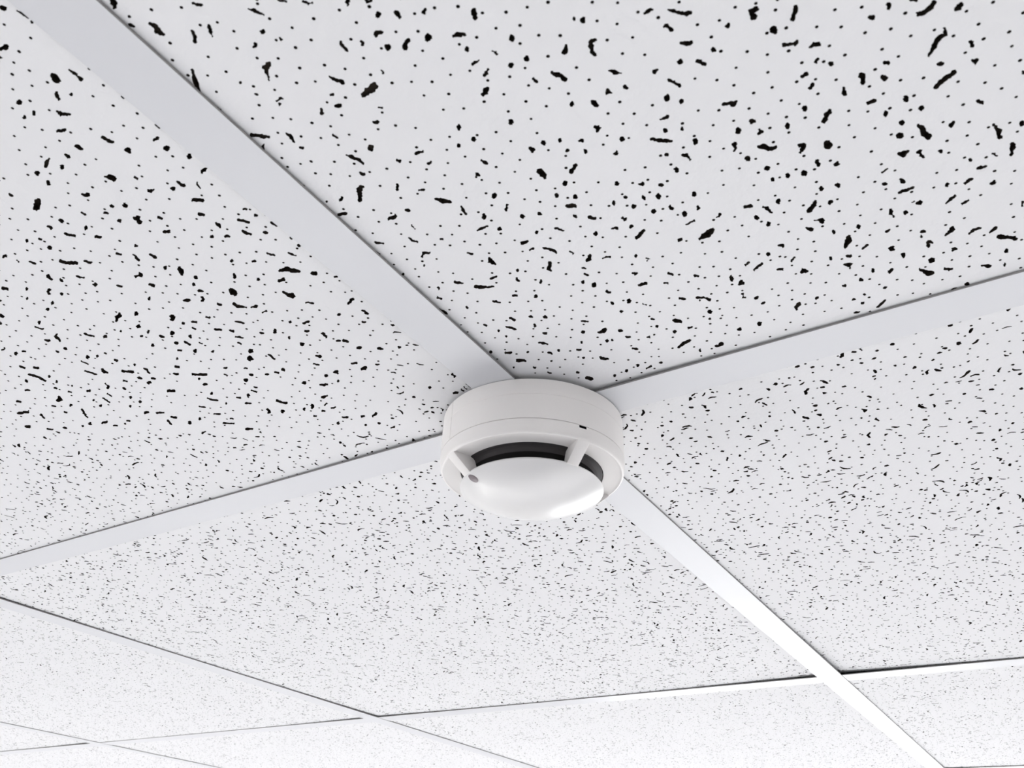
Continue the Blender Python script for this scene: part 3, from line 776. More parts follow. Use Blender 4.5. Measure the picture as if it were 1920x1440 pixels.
    '-1910 -2666 -2 19 0 23 23 32 16 29 19 30 8 5 15 1 8 -6 -2 -26 0 -30 0 -38 -21 -26 -31 -22 -11 -6 -20 3|'
    '-1317 -3520 24 11 15 15 37 13 39 13 17 1 15 -9 -6 -8 -27 -20 -22 -27 -28 -11 -32 -3 -22 -3 -17 13|'
    '-1149 -3629 18 22 14 23 6 5 16 -2 2 -8 -14 -22 -13 -23 -8 -5 -15 2|'
    '-983 -3801 21 11 -4 15 -17 16 -24 4 -20 -12 -6 -11 3 -17 19 -9|-1454 -3035 39 -23 -10 -15 -26 -9 -17 5 -9 33 3 7 12 4|'
    '-1381 -2950 7 16 -11 9 -21 3 -18 -9 -8 -10 7 -10 11 -6 18 1|'
    '-1276 -3104 19 19 14 18 12 4 14 -4 2 -8 -18 -18 -19 -19 -10 -3 -11 3|'
    '-1396 -2779 10 20 7 20 12 6 18 -1 7 -6 -13 -21 -11 -20 -12 -5 -12 1|'
    '-1332 -2861 11 22 16 28 25 33 8 6 16 -1 7 -7 -19 -35 -18 -29 -13 -23 -15 -6 -18 2|'
    '-1165 -2940 7 -20 13 -18 -5 -8 -19 -5 -14 3 -8 19 -3 22 3 7 16 4|'
    '-1034 -3103 -2 -14 12 -8 -6 -23 -1 -5 -11 -4 -7 2 -32 13 -29 22 44 27 17 4 16 -5|'
    '-1106 -3357 19 7 4 9 -9 6 -19 2 -16 -4 -12 -10 5 -7 10 -7|'
    '-1071 -3455 19 -14 12 -14 -9 -9 -18 -5 -17 3 -5 15 -7 15 4 7 12 4|'
    '-974 -3413 28 -19 14 -14 9 6 12 2 10 -7 -4 -8 -56 -30 -30 37 -6 26 3 6 13 4|'
    '-768 -3598 1 10 -16 5 -20 -1 -22 -6 -3 -9 7 -9 16 -6 21 8|'
    '-756 -3731 10 17 6 20 23 5 24 -5 5 -10 -19 -19 -20 -15 -10 -5 -16 3|'
    '-1243 -2605 21 16 14 15 -15 7 -26 -2 -29 -5 -20 -19 1 -13 27 -1|-1201 -2645 42 33 7 6 17 0 5 -5 7 -41 -29 -12 -38 2|'
    '-706 -3476 9 -18 0 -8 -19 -6 -12 4 -26 13 8 12 27 9|-705 -3337 20 -20 -14 -10 -23 -4 -11 7 2 23 7 5 11 2|'
    '-1974 -4019 42 -25 -23 -27 -7 -16 -11 -5 -15 2 -5 5 -6 20 -3 13 -2 24 4 7 13 4|'
    '-1925 -4131 15 -13 15 9 33 -19 6 -8 -13 -9 -19 1 -9 9 -46 -9 -8 36 7 6 12 1|'
    '-1867 -4259 24 -15 -9 -9 -20 -3 -11 6 -4 18 2 5 12 2|-1666 -4557 18 -13 21 -14 1 -4 -6 -4 -6 0 -34 11 -11 20 1 4 10 3|'
    '-1709 -4668 25 0 16 5 31 -2 30 9 15 -2 10 -9 -4 -6 -25 -10 -30 -12 -31 -5 -24 -1 -19 7 -7 16|'
    '-1669 -4439 7 7 -5 8 -10 9 -12 -2 -14 -2 -4 -9 7 -8 18 -5|'
    '-1564 -4454 6 -15 4 -16 -2 -15 -3 -15 -4 -3 -9 0 -6 3 -4 16 -12 14 2 15 4 16 4 5 14 0|'
    '-1716 -3979 39 -16 2 -10 -13 -9 -16 1 -39 20 -1 7 11 8|'
    '-1500 -4416 -7 23 11 18 17 18 11 2 15 -5 4 -6 -12 -19 -11 -13 -6 -19 -4 -4 -12 0|'
    '-1531 -4247 18 5 17 -1 11 -10 -5 -7 -18 -9 -18 1 -14 12|-1406 -4540 17 27 7 4 19 -3 9 -6 1 -27 -18 -7 -25 3|'
    '-1586 -3947 3 -17 -4 -17 8 -17 -5 -18 -4 -18 -5 -18 -8 -4 -11 0 -4 4 -2 18 -3 18 -1 19 -2 17 8 17 5 17 6 4 14 0|'
    '-1407 -4039 18 -25 -18 -10 -26 0 -19 8 10 28 10 6 20 0|-1443 -4010 -2 -18 -5 -3 -10 1 -5 3 7 19 3 2 10 -1|'
    '-1388 -4285 16 29 14 14 17 15 15 14 6 1 9 -2 3 -4 -12 -16 -7 -15 -13 -17 -17 -23 -9 -5 -16 3|'
    '-1288 -4361 5 16 7 17 4 16 11 5 14 -2 7 -5 -7 -18 -7 -15 -8 -16 -8 -3 -12 1|'
    '-1390 -3951 26 15 12 1 15 -6 1 -7 -9 -14 -20 -6 -23 8|-1076 -4676 50 5 12 -2 6 -8 -5 -4 -47 -12 -14 5 -7 9|'
    '-1042 -4212 33 21 22 17 19 22 9 2 12 -3 1 -6 -11 -21 -10 -28 -49 -19 -14 1 -13 7|'
    '-925 -4393 -13 22 -2 27 13 18 20 19 11 4 19 -6 0 -7 -14 -20 -13 -14 0 -20 3 -23 -6 -4 -14 -1|'
    '-887 -4487 10 16 18 17 25 17 5 2 10 -3 3 -4 -11 -22 -7 -15 -14 -18 -13 -3 -20 5|'
    '-720 -4486 18 -18 7 -18 5 -22 17 -21 19 -14 17 -15 -2 -11 -26 -6 -26 5 -8 17 -13 15 -22 21 -17 24 -21 19 -6 20 15 10 29 3|'
    '-1109 -4011 38 6 31 12 15 2 12 -7 -3 -9 -23 -18 -22 -12 -25 -4 -23 14|'
    '-923 -4064 -43 30 47 18 33 1 13 -1 6 -10 -8 -8 -29 -8 -13 8 15 -23 -1 -5 -12 -4|'
    '-859 -3854 21 11 2 13 -25 5 -23 -1 -24 -9 1 -8 4 -12 21 -2|-730 -4171 -6 -33 -4 -5 -16 -1 -9 4 -17 29 7 9 24 2|'
    '-574 -4519 25 11 14 3 15 -4 3 -8 -3 -20 -26 -2 -27 8|'
    '-668 -4005 -2 -13 -1 -10 -2 -6 -11 -5 -9 2 -49 18 47 24 12 2 14 -5|'
    '-626 -3909 28 -10 31 -11 42 -15 17 -25 -10 -35 -8 -6 -21 0 -7 6 -23 23 -13 14 -15 17 -22 16 -23 12 -4 8 14 8|'
    '-526 -4079 34 -29 -8 -31 -8 -6 -15 -1 -5 5 -16 25 -22 28 8 8 16 3|'
    '-429 -4333 27 -29 18 -28 -6 -9 -29 -3 -13 8 -13 26 -12 29 3 6 13 2|'
    '-397 -4491 23 11 17 1 15 -7 -2 -8 -25 -9 -14 -2 -13 6|-278 -4204 8 15 30 1 31 -13 -7 -14 -17 -7 -24 -3 -23 10|'
    '-2201 -660 17 -20 21 -18 12 -30 12 -28 6 -27 6 -27 -1 -6 -11 -5 -7 1 -10 25 -7 25 -24 19 -21 20 -9 23 -19 20 4 12 15 13|'
    '-2363 -378 28 8 6 -5 -3 -11 -7 -9 -30 -9 -7 5 3 14|-2237 -287 31 -21 1 -10 -14 -16 -10 -1 -39 16 0 11 13 16|'
    '-1955 -688 20 -21 26 -24 3 -6 -10 -11 -10 -1 -42 16 -11 31 3 9 13 8|'
    '-1931 -880 16 -36 -1 -8 -16 -9 -9 2 -19 34 2 9 16 10|-1820 -1064 3 15 -7 11 -18 1 -13 -12 -7 -9 -4 -16 14 -3 16 4|'
    '-1754 -1540 38 18 37 23 24 5 14 -15 -9 -17 -38 -21 -37 -26 -23 -5 -15 16|'
    '-1589 -1606 28 -25 3 -8 -14 -10 -13 -1 -38 16 3 14 17 13|-1425 -1568 17 -6 7 -9 -12 -15 -15 -3 -20 0 -11 9 14 18|'
    '-2003 -434 24 -5 1 -8 -9 -12 -8 -2 -29 0 0 9 8 12|'
    '-1668 -681 22 -14 31 -6 -3 -14 -16 -15 -12 -1 -25 11 -23 12 -1 10 13 13|'
    '-1598 -851 16 -23 1 -5 -10 -8 -8 -1 -31 13 4 13 18 13|-1511 -977 -7 11 -11 10 -19 -2 -11 -16 -8 -14 13 -9 16 -3 16 5|'
    '-1704 -426 34 -10 0 -8 -10 -12 -14 -5 -27 15 -2 6 8 10|-1490 -826 30 15 15 2 2 -19 -14 -16 -29 -7 -13 4 -1 12|'
    '-1577 -586 19 -14 22 -13 21 -12 20 -15 1 -8 -11 -11 -10 -1 -25 11 -24 14 -16 17 -15 17 -1 7 11 8|'
    '-1553 -513 10 15 -1 11 -11 2 -14 -6 -9 -8 -6 -10 4 -9 12 0|'
    '-1315 -1223 24 -27 12 -24 -4 -8 -11 -6 -9 1 -19 19 -16 32 1 6 11 7|'
    '-1325 -829 32 -23 -1 -11 -19 -14 -16 -1 -18 33 -1 6 13 10|'
    '-1149 -1176 6 15 -7 12 -20 5 -14 -10 -12 -13 4 -14 13 -8 15 4|'
    '-1080 -1277 12 -20 12 -27 -35 -46 -13 -9 -21 -1 -8 8 5 36 14 23 0 24 9 10 15 5|'
    '-2096 -208 51 -2 41 -21 1 -6 -8 -9 -7 -2 -54 2 -40 17 -1 7 7 10|'
    '-1204 -718 16 -18 21 -11 26 -30 -1 -6 -10 -9 -11 -2 -40 18 -13 23 -13 19 4 9 12 7|'
    '-1435 -513 1 10 -12 2 -10 -4 -14 -8 -1 -10 5 -4 7 -3 15 5|'
    '-1204 -350 13 -28 7 -32 -3 -9 -16 -9 -13 -1 -11 30 -18 25 9 14 19 11|'
    '-1282 -252 2 17 -9 6 -18 -3 -14 -6 -9 -19 3 -11 19 -2 13 6|-1117 -559 2 9 -2 10 -14 -2 -10 -6 -5 -10 -2 -9 11 -4 13 2|'
    '-1015 -709 37 -23 -1 -8 -10 -9 -9 -1 -46 16 0 10 15 13|-1005 -837 12 10 6 13 -11 8 -17 -4 -15 -10 -6 -10 4 -10 12 -3|'
    '-928 -972 21 -37 -1 -7 -16 -9 -13 0 -21 37 4 9 16 8|'
    '-1034 -375 19 -37 24 -36 1 -9 -18 -13 -11 2 -40 27 -22 38 8 15 23 14|'
    '-707 -1103 42 -16 17 -21 4 -25 0 -6 -13 -7 -9 1 -23 14 -20 13 -33 20 3 12 16 13|'
    '-773 -978 7 9 -3 10 -11 4 -16 -3 -7 -13 -3 -9 5 -9 14 2|-871 -460 32 -8 0 -10 -16 -15 -14 -4 -23 18 0 6 11 10|'
    '-875 -664 -1 -17 -4 -7 -14 -5 -9 2 1 17 5 8 17 7|-954 -301 7 11 -2 6 -14 -2 -11 -4 -6 -11 -1 -7 7 -4 10 3|'
    '-719 -537 34 -21 0 -6 -12 -10 -10 -1 -35 19 4 9 12 10|'
    '-433 -812 24 -18 26 -16 -5 -19 -33 -21 -20 0 -28 18 -15 22 5 14 22 16|'
    '-572 -782 15 -20 -7 -11 -16 -10 -8 3 -27 13 7 14 23 14|-341 -1096 4 12 -3 11 -20 -4 -19 -8 -8 -11 3 -10 8 -6 20 4|'
    '-1012 -1084 8 13 -1 9 -15 2 -16 -9 -14 -9 1 -9 4 -6 14 2|-908 -1293 -1 13 -8 7 -24 -6 -18 -9 -3 -12 1 -15 22 2 17 6|'
    '-917 -1350 12 12 -2 7 -6 4 -13 -1 -12 -7 -9 -10 8 -5 6 -3|'
    '-1138 -2236 15 -27 12 -27 30 -17 37 -18 -5 -11 -17 -10 -16 0 -30 20 -29 22 -11 31 -13 28 7 8 14 5|'
    '-1090 -2258 6 8 -3 5 -9 0 -11 -2 -9 -7 0 -5 5 -4 11 2|'
    '-1196 -2104 18 -22 13 -24 -4 -8 -14 -6 -6 3 -25 19 -16 22 5 10 16 7|'
    '-1013 -2581 59 11 16 -28 -5 -6 -11 -4 -9 2 -6 11 -38 -14 -17 0 -5 17|'
    '-926 -2695 8 28 14 7 17 0 8 -6 -21 -33 -8 -4 -14 1|-822 -2724 10 34 6 5 15 0 3 -5 -9 -33 -8 -5 -12 0|'
    '-673 -2967 26 29 61 23 15 2 11 -9 -5 -10 -46 -27 -35 -20 -15 -1 -14 5|'
    '-1365 -1732 12 15 -3 14 -22 2 -25 -8 -14 -14 -2 -16 6 -11 30 0|-1284 -1804 31 -23 0 -6 -10 -7 -8 1 -35 21 3 7 9 6|'
    '-1266 -1589 0 -19 -4 -8 -14 -6 -7 3 -13 13 4 11 20 9|-885 -2281 15 14 -9 13 -15 5 -22 0 -17 -13 -2 -14 8 -15 24 -4|'
    '-929 -1937 40 -24 24 -29 0 -8 -16 -10 -17 -1 -39 20 -21 37 3 8 14 7|'
    '-1045 -1778 13 -8 10 -11 -4 -8 -14 -8 -11 1 -11 9 -8 10 3 8 13 8|-784 -2055 -6 37 13 10 23 4 7 -6 -7 -40 -9 -8 -16 -3|'
    '-915 -1795 12 8 -2 12 -10 7 -15 -1 -13 -7 -3 -11 7 -11 10 -5|'
    '-759 -1903 12 13 2 16 -16 8 -21 -7 -17 -8 -3 -15 7 -11 19 -2|'
    '-507 -2596 15 14 -6 16 -23 4 -28 -3 -17 -15 4 -15 13 -12 21 0|'
    '-502 -2413 0 16 -13 11 -19 4 -18 -10 -5 -13 -1 -15 19 -4 21 2|-1018 -1448 18 -32 -1 -6 -11 -7 -11 0 -28 26 6 10 14 8|'
    '-894 -1465 17 -32 -1 -9 -18 -9 -12 2 -19 31 0 8 18 9|-828 -1667 4 25 4 7 13 5 5 -4 18 -17 -6 -12 -25 -9|'
    '-807 -1713 2 6 -3 7 -7 2 -10 -5 -7 -5 -1 -7 5 -5 13 -1|'
    '-604 -1963 5 28 6 32 18 30 20 29 17 25 11 7 16 0 6 -7 -17 -28 -9 -28 -12 -22 -9 -30 -8 -28 -8 -9 -23 -4|'
    '-424 -2197 34 41 -10 27 5 7 13 5 9 -2 19 -30 -3 -44 -17 -14 -36 -3|'
    '-696 -1433 16 -20 17 -20 -2 -8 -15 -9 -11 1 -19 19 -17 20 1 8 16 8|'
    '-354 -1977 -2 9 -9 5 -19 0 -19 -10 -7 -10 -2 -10 14 0 24 8|'
    '-411 -1377 15 14 0 10 -20 3 -16 -3 -16 -10 -3 -12 8 -8 17 -5|-381 -1592 0 20 8 8 14 5 4 -5 13 -15 -5 -10 -24 -8|'
    '-371 -1481 17 34 7 32 11 7 14 2 3 -5 -10 -33 -5 -32 -14 -9 -17 -2|'
    '-356 -1225 -3 10 -16 7 -18 -7 -21 -14 1 -10 3 -13 18 1 23 11|-798 -2243 9 8 -4 10 -11 7 -11 -4 -9 -6 -3 -7 4 -9 12 -4|'
    '-5593 -264 19 -1 9 12 5 7 7 -5 0 -9 -11 -31 -26 -27 -14 5 -4 31|-5465 -302 -9 -1 -5 -3 -5 8 1 10 6 6 6 4 7 -11|'
    '-5436 -235 15 -5 13 -9 2 -8 -4 -12 -5 -1 -16 4 -12 7 -3 8 4 12|'
    '-5376 -351 16 -4 14 -2 16 9 21 16 25 -14 14 -18 1 -8 -4 -12 -6 -3 -19 0 -11 0 -22 -4 -22 -4 -16 14 -14 8 -2 8 4 12|'
    '-5181 -211 17 -2 17 -2 18 -2 2 -3 -2 -7 -5 -3 -16 2 -17 1 -18 1 -1 5 1 7|'
    '-5325 -695 22 -13 9 -16 8 -13 0 -8 -7 -8 -4 2 -11 10 -9 8 -16 15 -4 8 6 14|'
    '-5208 -542 18 11 16 8 17 15 18 19 9 0 5 -11 -2 -13 -21 -15 -20 -20 -19 -10 -20 0 -3 1 -1 8|'
    '-5177 -661 13 13 17 13 20 5 19 7 3 0 2 -6 -3 -6 -19 -11 -15 -15 -16 -11 -18 -9 -6 1 -3 11|'
    '-5126 -962 19 -8 19 -7 15 -13 14 -11 16 -12 2 -4 -4 -7 -3 -1 -19 6 -17 7 -19 5 -14 18 -14 18 -1 3 3 6|'
    '-4942 -818 16 27 5 6 8 -3 3 -9 -5 -31 -13 -10 -15 6|'
    '-5009 -310 19 14 18 16 18 19 23 17 25 13 28 6 25 11 5 -2 1 -9 -5 -6 -24 -16 -23 -20 -24 -16 -24 -14 -19 -11 -19 -12 -18 -11 -7 -1 -3 12|'
    '-4775 -509 11 4 5 -1 2 -10 -4 -8 -9 -7 -7 2 -3 11|-4704 -217 29 -3 3 -5 -3 -11 -7 -4 -26 5 -3 6 3 9|'
    '-4398 -230 9 -21 11 -19 11 -13 15 -9 14 -20 12 -22 2 -8 -9 -12 -10 -3 -17 17 -21 14 -7 17 -11 14 -12 18 -17 12 3 16 13 16|'
    '-4654 -528 21 -12 2 -4 -4 -7 -3 -1 -21 11 -2 5 3 6',
    '-4833 -1437 -37 174 156 -207 136 -342 31 -126 -346 833 13 149 113 -190 -10 123 135 -341 104 -274 68 -119 -22 271 '
    '148 -212 -432 828 282 -473 -354 588 616 -1019 -418 836 66 -154 91 -95 213 -404 -402 828 309 -537 -202 461 56 -114 '
    '152 -208 117 -219 58 -115 69 -115 -486 937 291 -366 -34 134 290 -595 -510 1010 354 -427 124 -254 193 -371 -544 1050 '
    '73 -99 99 -104 89 -92 189 -268 36 -125 88 -106 -460 859 109 -118 82 -111 79 -193 91 -69 239 -396 -1026 -293 -254 577 '
    '-111 -11 640 -1022 111 -101 69 -124 37 -125 36 -121 134 -222 80 -125 117 -76 -343 779 59 -135 212 -411 80 -93 '
    '-359 775 184 -334 69 -111 238 -370 -62 140 -443 795 189 -326 389 -507 -220 405 165 -113 -328 594 164 -313 6 118 '
    '-208 319 160 -182 169 -206 88 -104 100 -87 -27 -164 -372 840 188 -310 -16 144 -23 148 163 -387 103 -96 -92 240 '
    '132 -99 176 -572 46 108 90 -148 39 100 40 137 94 -117 -359 519 -150 238 -45 127 -85 173 250 -345 -397 -1400 31 144 '
    '165 -180 3 -230 36 109 83 81 126 -14 -107 -369 -100 83 250 -101 -24 108 109 -263 170 -29 -514 980 300 -545 84 -98 '
    '40 -118 -45 313 171 -357 60 -116 -97 316 -188 406 82 -114 268 -424 41 -106 -216 452 139 -201 -17 114 214 -347 -66 215 '
    '87 -91 -475 818 193 -240 67 -116 86 -174 104 -92 88 -94 68 -103 -213 410 -259 510 226 -381 -118 170 332 -485 102 -96 '
    '58 -182 -349 736 96 -75 226 -365 -743 -746 -62 135 231 -339 166 -299 15 -136 -278 772 112 -110 51 -134 109 -90 '
    '28 -125 100 -88 -10 -136 147 -143 -25 132 140 -134 -91 240 -279 418 -72 200 175 -273 26 141 338 -623 38 -133 -420 980 '
    '158 -165 49 -175 54 -124 138 -176 92 -140 100 -81 -332 634 115 -161 114 -181 220 -361 -102 291 -317 632 68 -104 '
    '44 -126 82 -109 210 -161 85 -143 110 -100 28 -121 -505 892 113 -140 109 -79 94 -115 167 -309 128 -283 -488 920 '
    '342 -517 -804 -529 -1171 4063 193 -398 -301 466 429 -638 127 -228 101 -91 -110 244 -441 844 88 -112 195 -362 146 -229 '
    '208 -279 -390 695 153 -247 -321 640 130 -263 -44 153 350 -610 -119 246 295 -454 -529 1016 195 -329 142 -312 152 -227 '
    '130 -246 -159 393 199 -248 80 -144 -336 591 -29 137 249 -430 -378 889 126 -196 417 -815 10 129 -47 128 -381 712 '
    '98 -250 26 144 87 -104 346 -666 -150 379 74 -130 -374 744 96 -96 124 -191 107 -178 101 -171 127 -235 57 -106 -154 532 '
    '68 -103 20 -128 94 -85 52 -124 -341 665 15 148 122 -67 120 -216 155 -414 58 -118 -249 652 244 -432 -329 664 135 -120 '
    '129 -146 77 -98 160 -287 79 -128 -348 693 254 -375 -87 247 230 -398 -1090 -892 24 -219 108 -79 41 -273 304 -463 '
    '-11 164 -386 961 117 -65 37 -271 230 -353 49 -134 67 -167 136 -65 -398 1013 54 -128 16 -148 88 -153 46 120 86 -331 '
    '26 -108 82 -115 40 155 -402 832 83 -86 97 -76 -30 -123 156 -114 74 -113 -61 -138 127 20 62 -127 -2 -168 105 79 '
    '10 -153 -404 1172 87 -278 163 -293 186 -282 70 -104 4 -133 -377 967 124 -271 121 19 -120 248 104 -115 92 -246 82 -159 '
    '85 -229 -483 1006 146 15 143 -101 80 -408 119 -188 -7 126 126 -89 153 -286 30 -143 -522 1113 145 -207 -6 142 -34 150 '
    '198 -276 116 -247 86 -119 -44 -160 116 -132 35 -156 149 -172 -88 391 97 -210 -527 1064 114 -66 101 -177 122 -254 '
    '54 -127 -128 216 391 -686 -732 601 246 -779 81 -100 -844 -478 99 -85 -75 194 178 -267 -12 239 42 -112 106 -101 '
    '-13 -143 115 -93 63 -110 -161 28 135 -143 -94 -81 149 -178 155 -32 -98 -108 143 272 104 -89 114 -50 -620 980 113 -186 '
    '15 -181 151 -64 23 -146 120 31 150 -291 -551 962 253 -290 16 -120 103 -74 158 -301 128 -110 69 -245 -256 584 71 -102 '
    '119 -106 134 -267 -320 618 -137 331 -47 147 317 -568 177 -384 -298 649 95 -99 -125 238 309 -517 53 -146 105 -199 '
    '-468 975 244 -393 -99 278 343 -711 97 -85 -497 1010 273 -531 89 -95 210 -271 -444 923 263 -518 90 -113 -185 389 '
    '111 -133 27 -35 -179 342 160 -230 -331 422 506 -697 86 -212 35 -126 70 -115 -513 1147 294 -545 139 -248 143 -234 '
    '64 -194 -542 1117 40 110 78 -150 198 -398 61 -106 108 -193 81 -111 107 -83 -476 985 205 -400 89 -161 55 -109 237 -367 '
    '-781 1199 147 -46 -616 -1524 11 -342 15 -177 85 93 70 -124 26 188 -40 120 246 -457 -67 117 -6 245 107 -69 -140 207 '
    '228 -466 16 196 -276 412 242 45 110 -240 121 -82 9 -307 155 2 -152 434 -63 233 -99 76 166 23 222 -333 74 -104 '
    '-39 -121 73 -197 53 231 66 -266 -128 524 -28 138 171 -304 39 -131 -59 257 183 -319 52 -126 -317 761 71 -125 161 -293 '
    '211 -340 -116 419 -133 334 -66 103 176 -310 -17 136 -1980 3583 150 -150 85 -89 184 -379 72 -141 204 -358 -444 1056 '
    '125 -188 150 -240 69 -147 50 -112 66 -249 102 -181 28 142 89 -194 -129 395 147 -260 -596 1130 157 -183 151 -313 '
    '65 -127 47 -115 126 -209 137 -64 -514 961 125 -60 30 -146 68 -99 147 -406 4 130 110 -246 -412 917 379 -542 57 -118 '
    '-3 -120 108 -192 39 -168 -457 1151 71 -110 134 -60 120 -182 35 -136 108 -185 74 -111 -103 -69 221 -148 -430 959 '
    '89 -183 127 -150 181 -63 -210 291 118 -56 201 -471 94 -163 -51 -135 125 -49 -182 682 121 -224 104 -241 -81 111 '
    '-348 698 479 -677 118 -276 -222 610 45 -115 -24 265 157 -239 128 -93 218 -308 -1237 -693 190 -384 63 -156 302 -526 '
    '-101 219 -36 117 234 -474 -557 1098 276 -501 293 -480 87 -193 -659 1356 83 -88 77 -264 234 -342 290 -549 -506 1072 '
    '100 -185 165 -226 71 -89 42 -112 160 -342 86 -199 -598 1304 97 -187 453 -807 -434 917 90 -194 100 -92 43 -128 96 -120 '
    '-35 -26 91 -95 28 -126 201 -386 -42 237 -530 1058 105 -84 215 -469 92 -119 225 -496 94 -86 -524 1067 115 -231 '
    '404 -682 -605 1167 324 -579 82 -104 107 -232 -28 134 -251 529 76 -181 333 -581 -522 1049 100 -81 215 -453 -86 437 '
    '47 -119 75 -181 104 -130 52 -211 -449 839 131 -21 200 -360 -76 292 32 -62 177 -350 20 -122 -281 748 118 -122 22 130 '
    '115 -165 10 140 -98 167 133 -31 -5181 758 86 -171 132 263 93 90 133 6 -214 -363 42 -107 97 -41 98 76 -52 209 97 115 '
    '43 -128 78 179 287 -42 -190 -206 -145 -182')
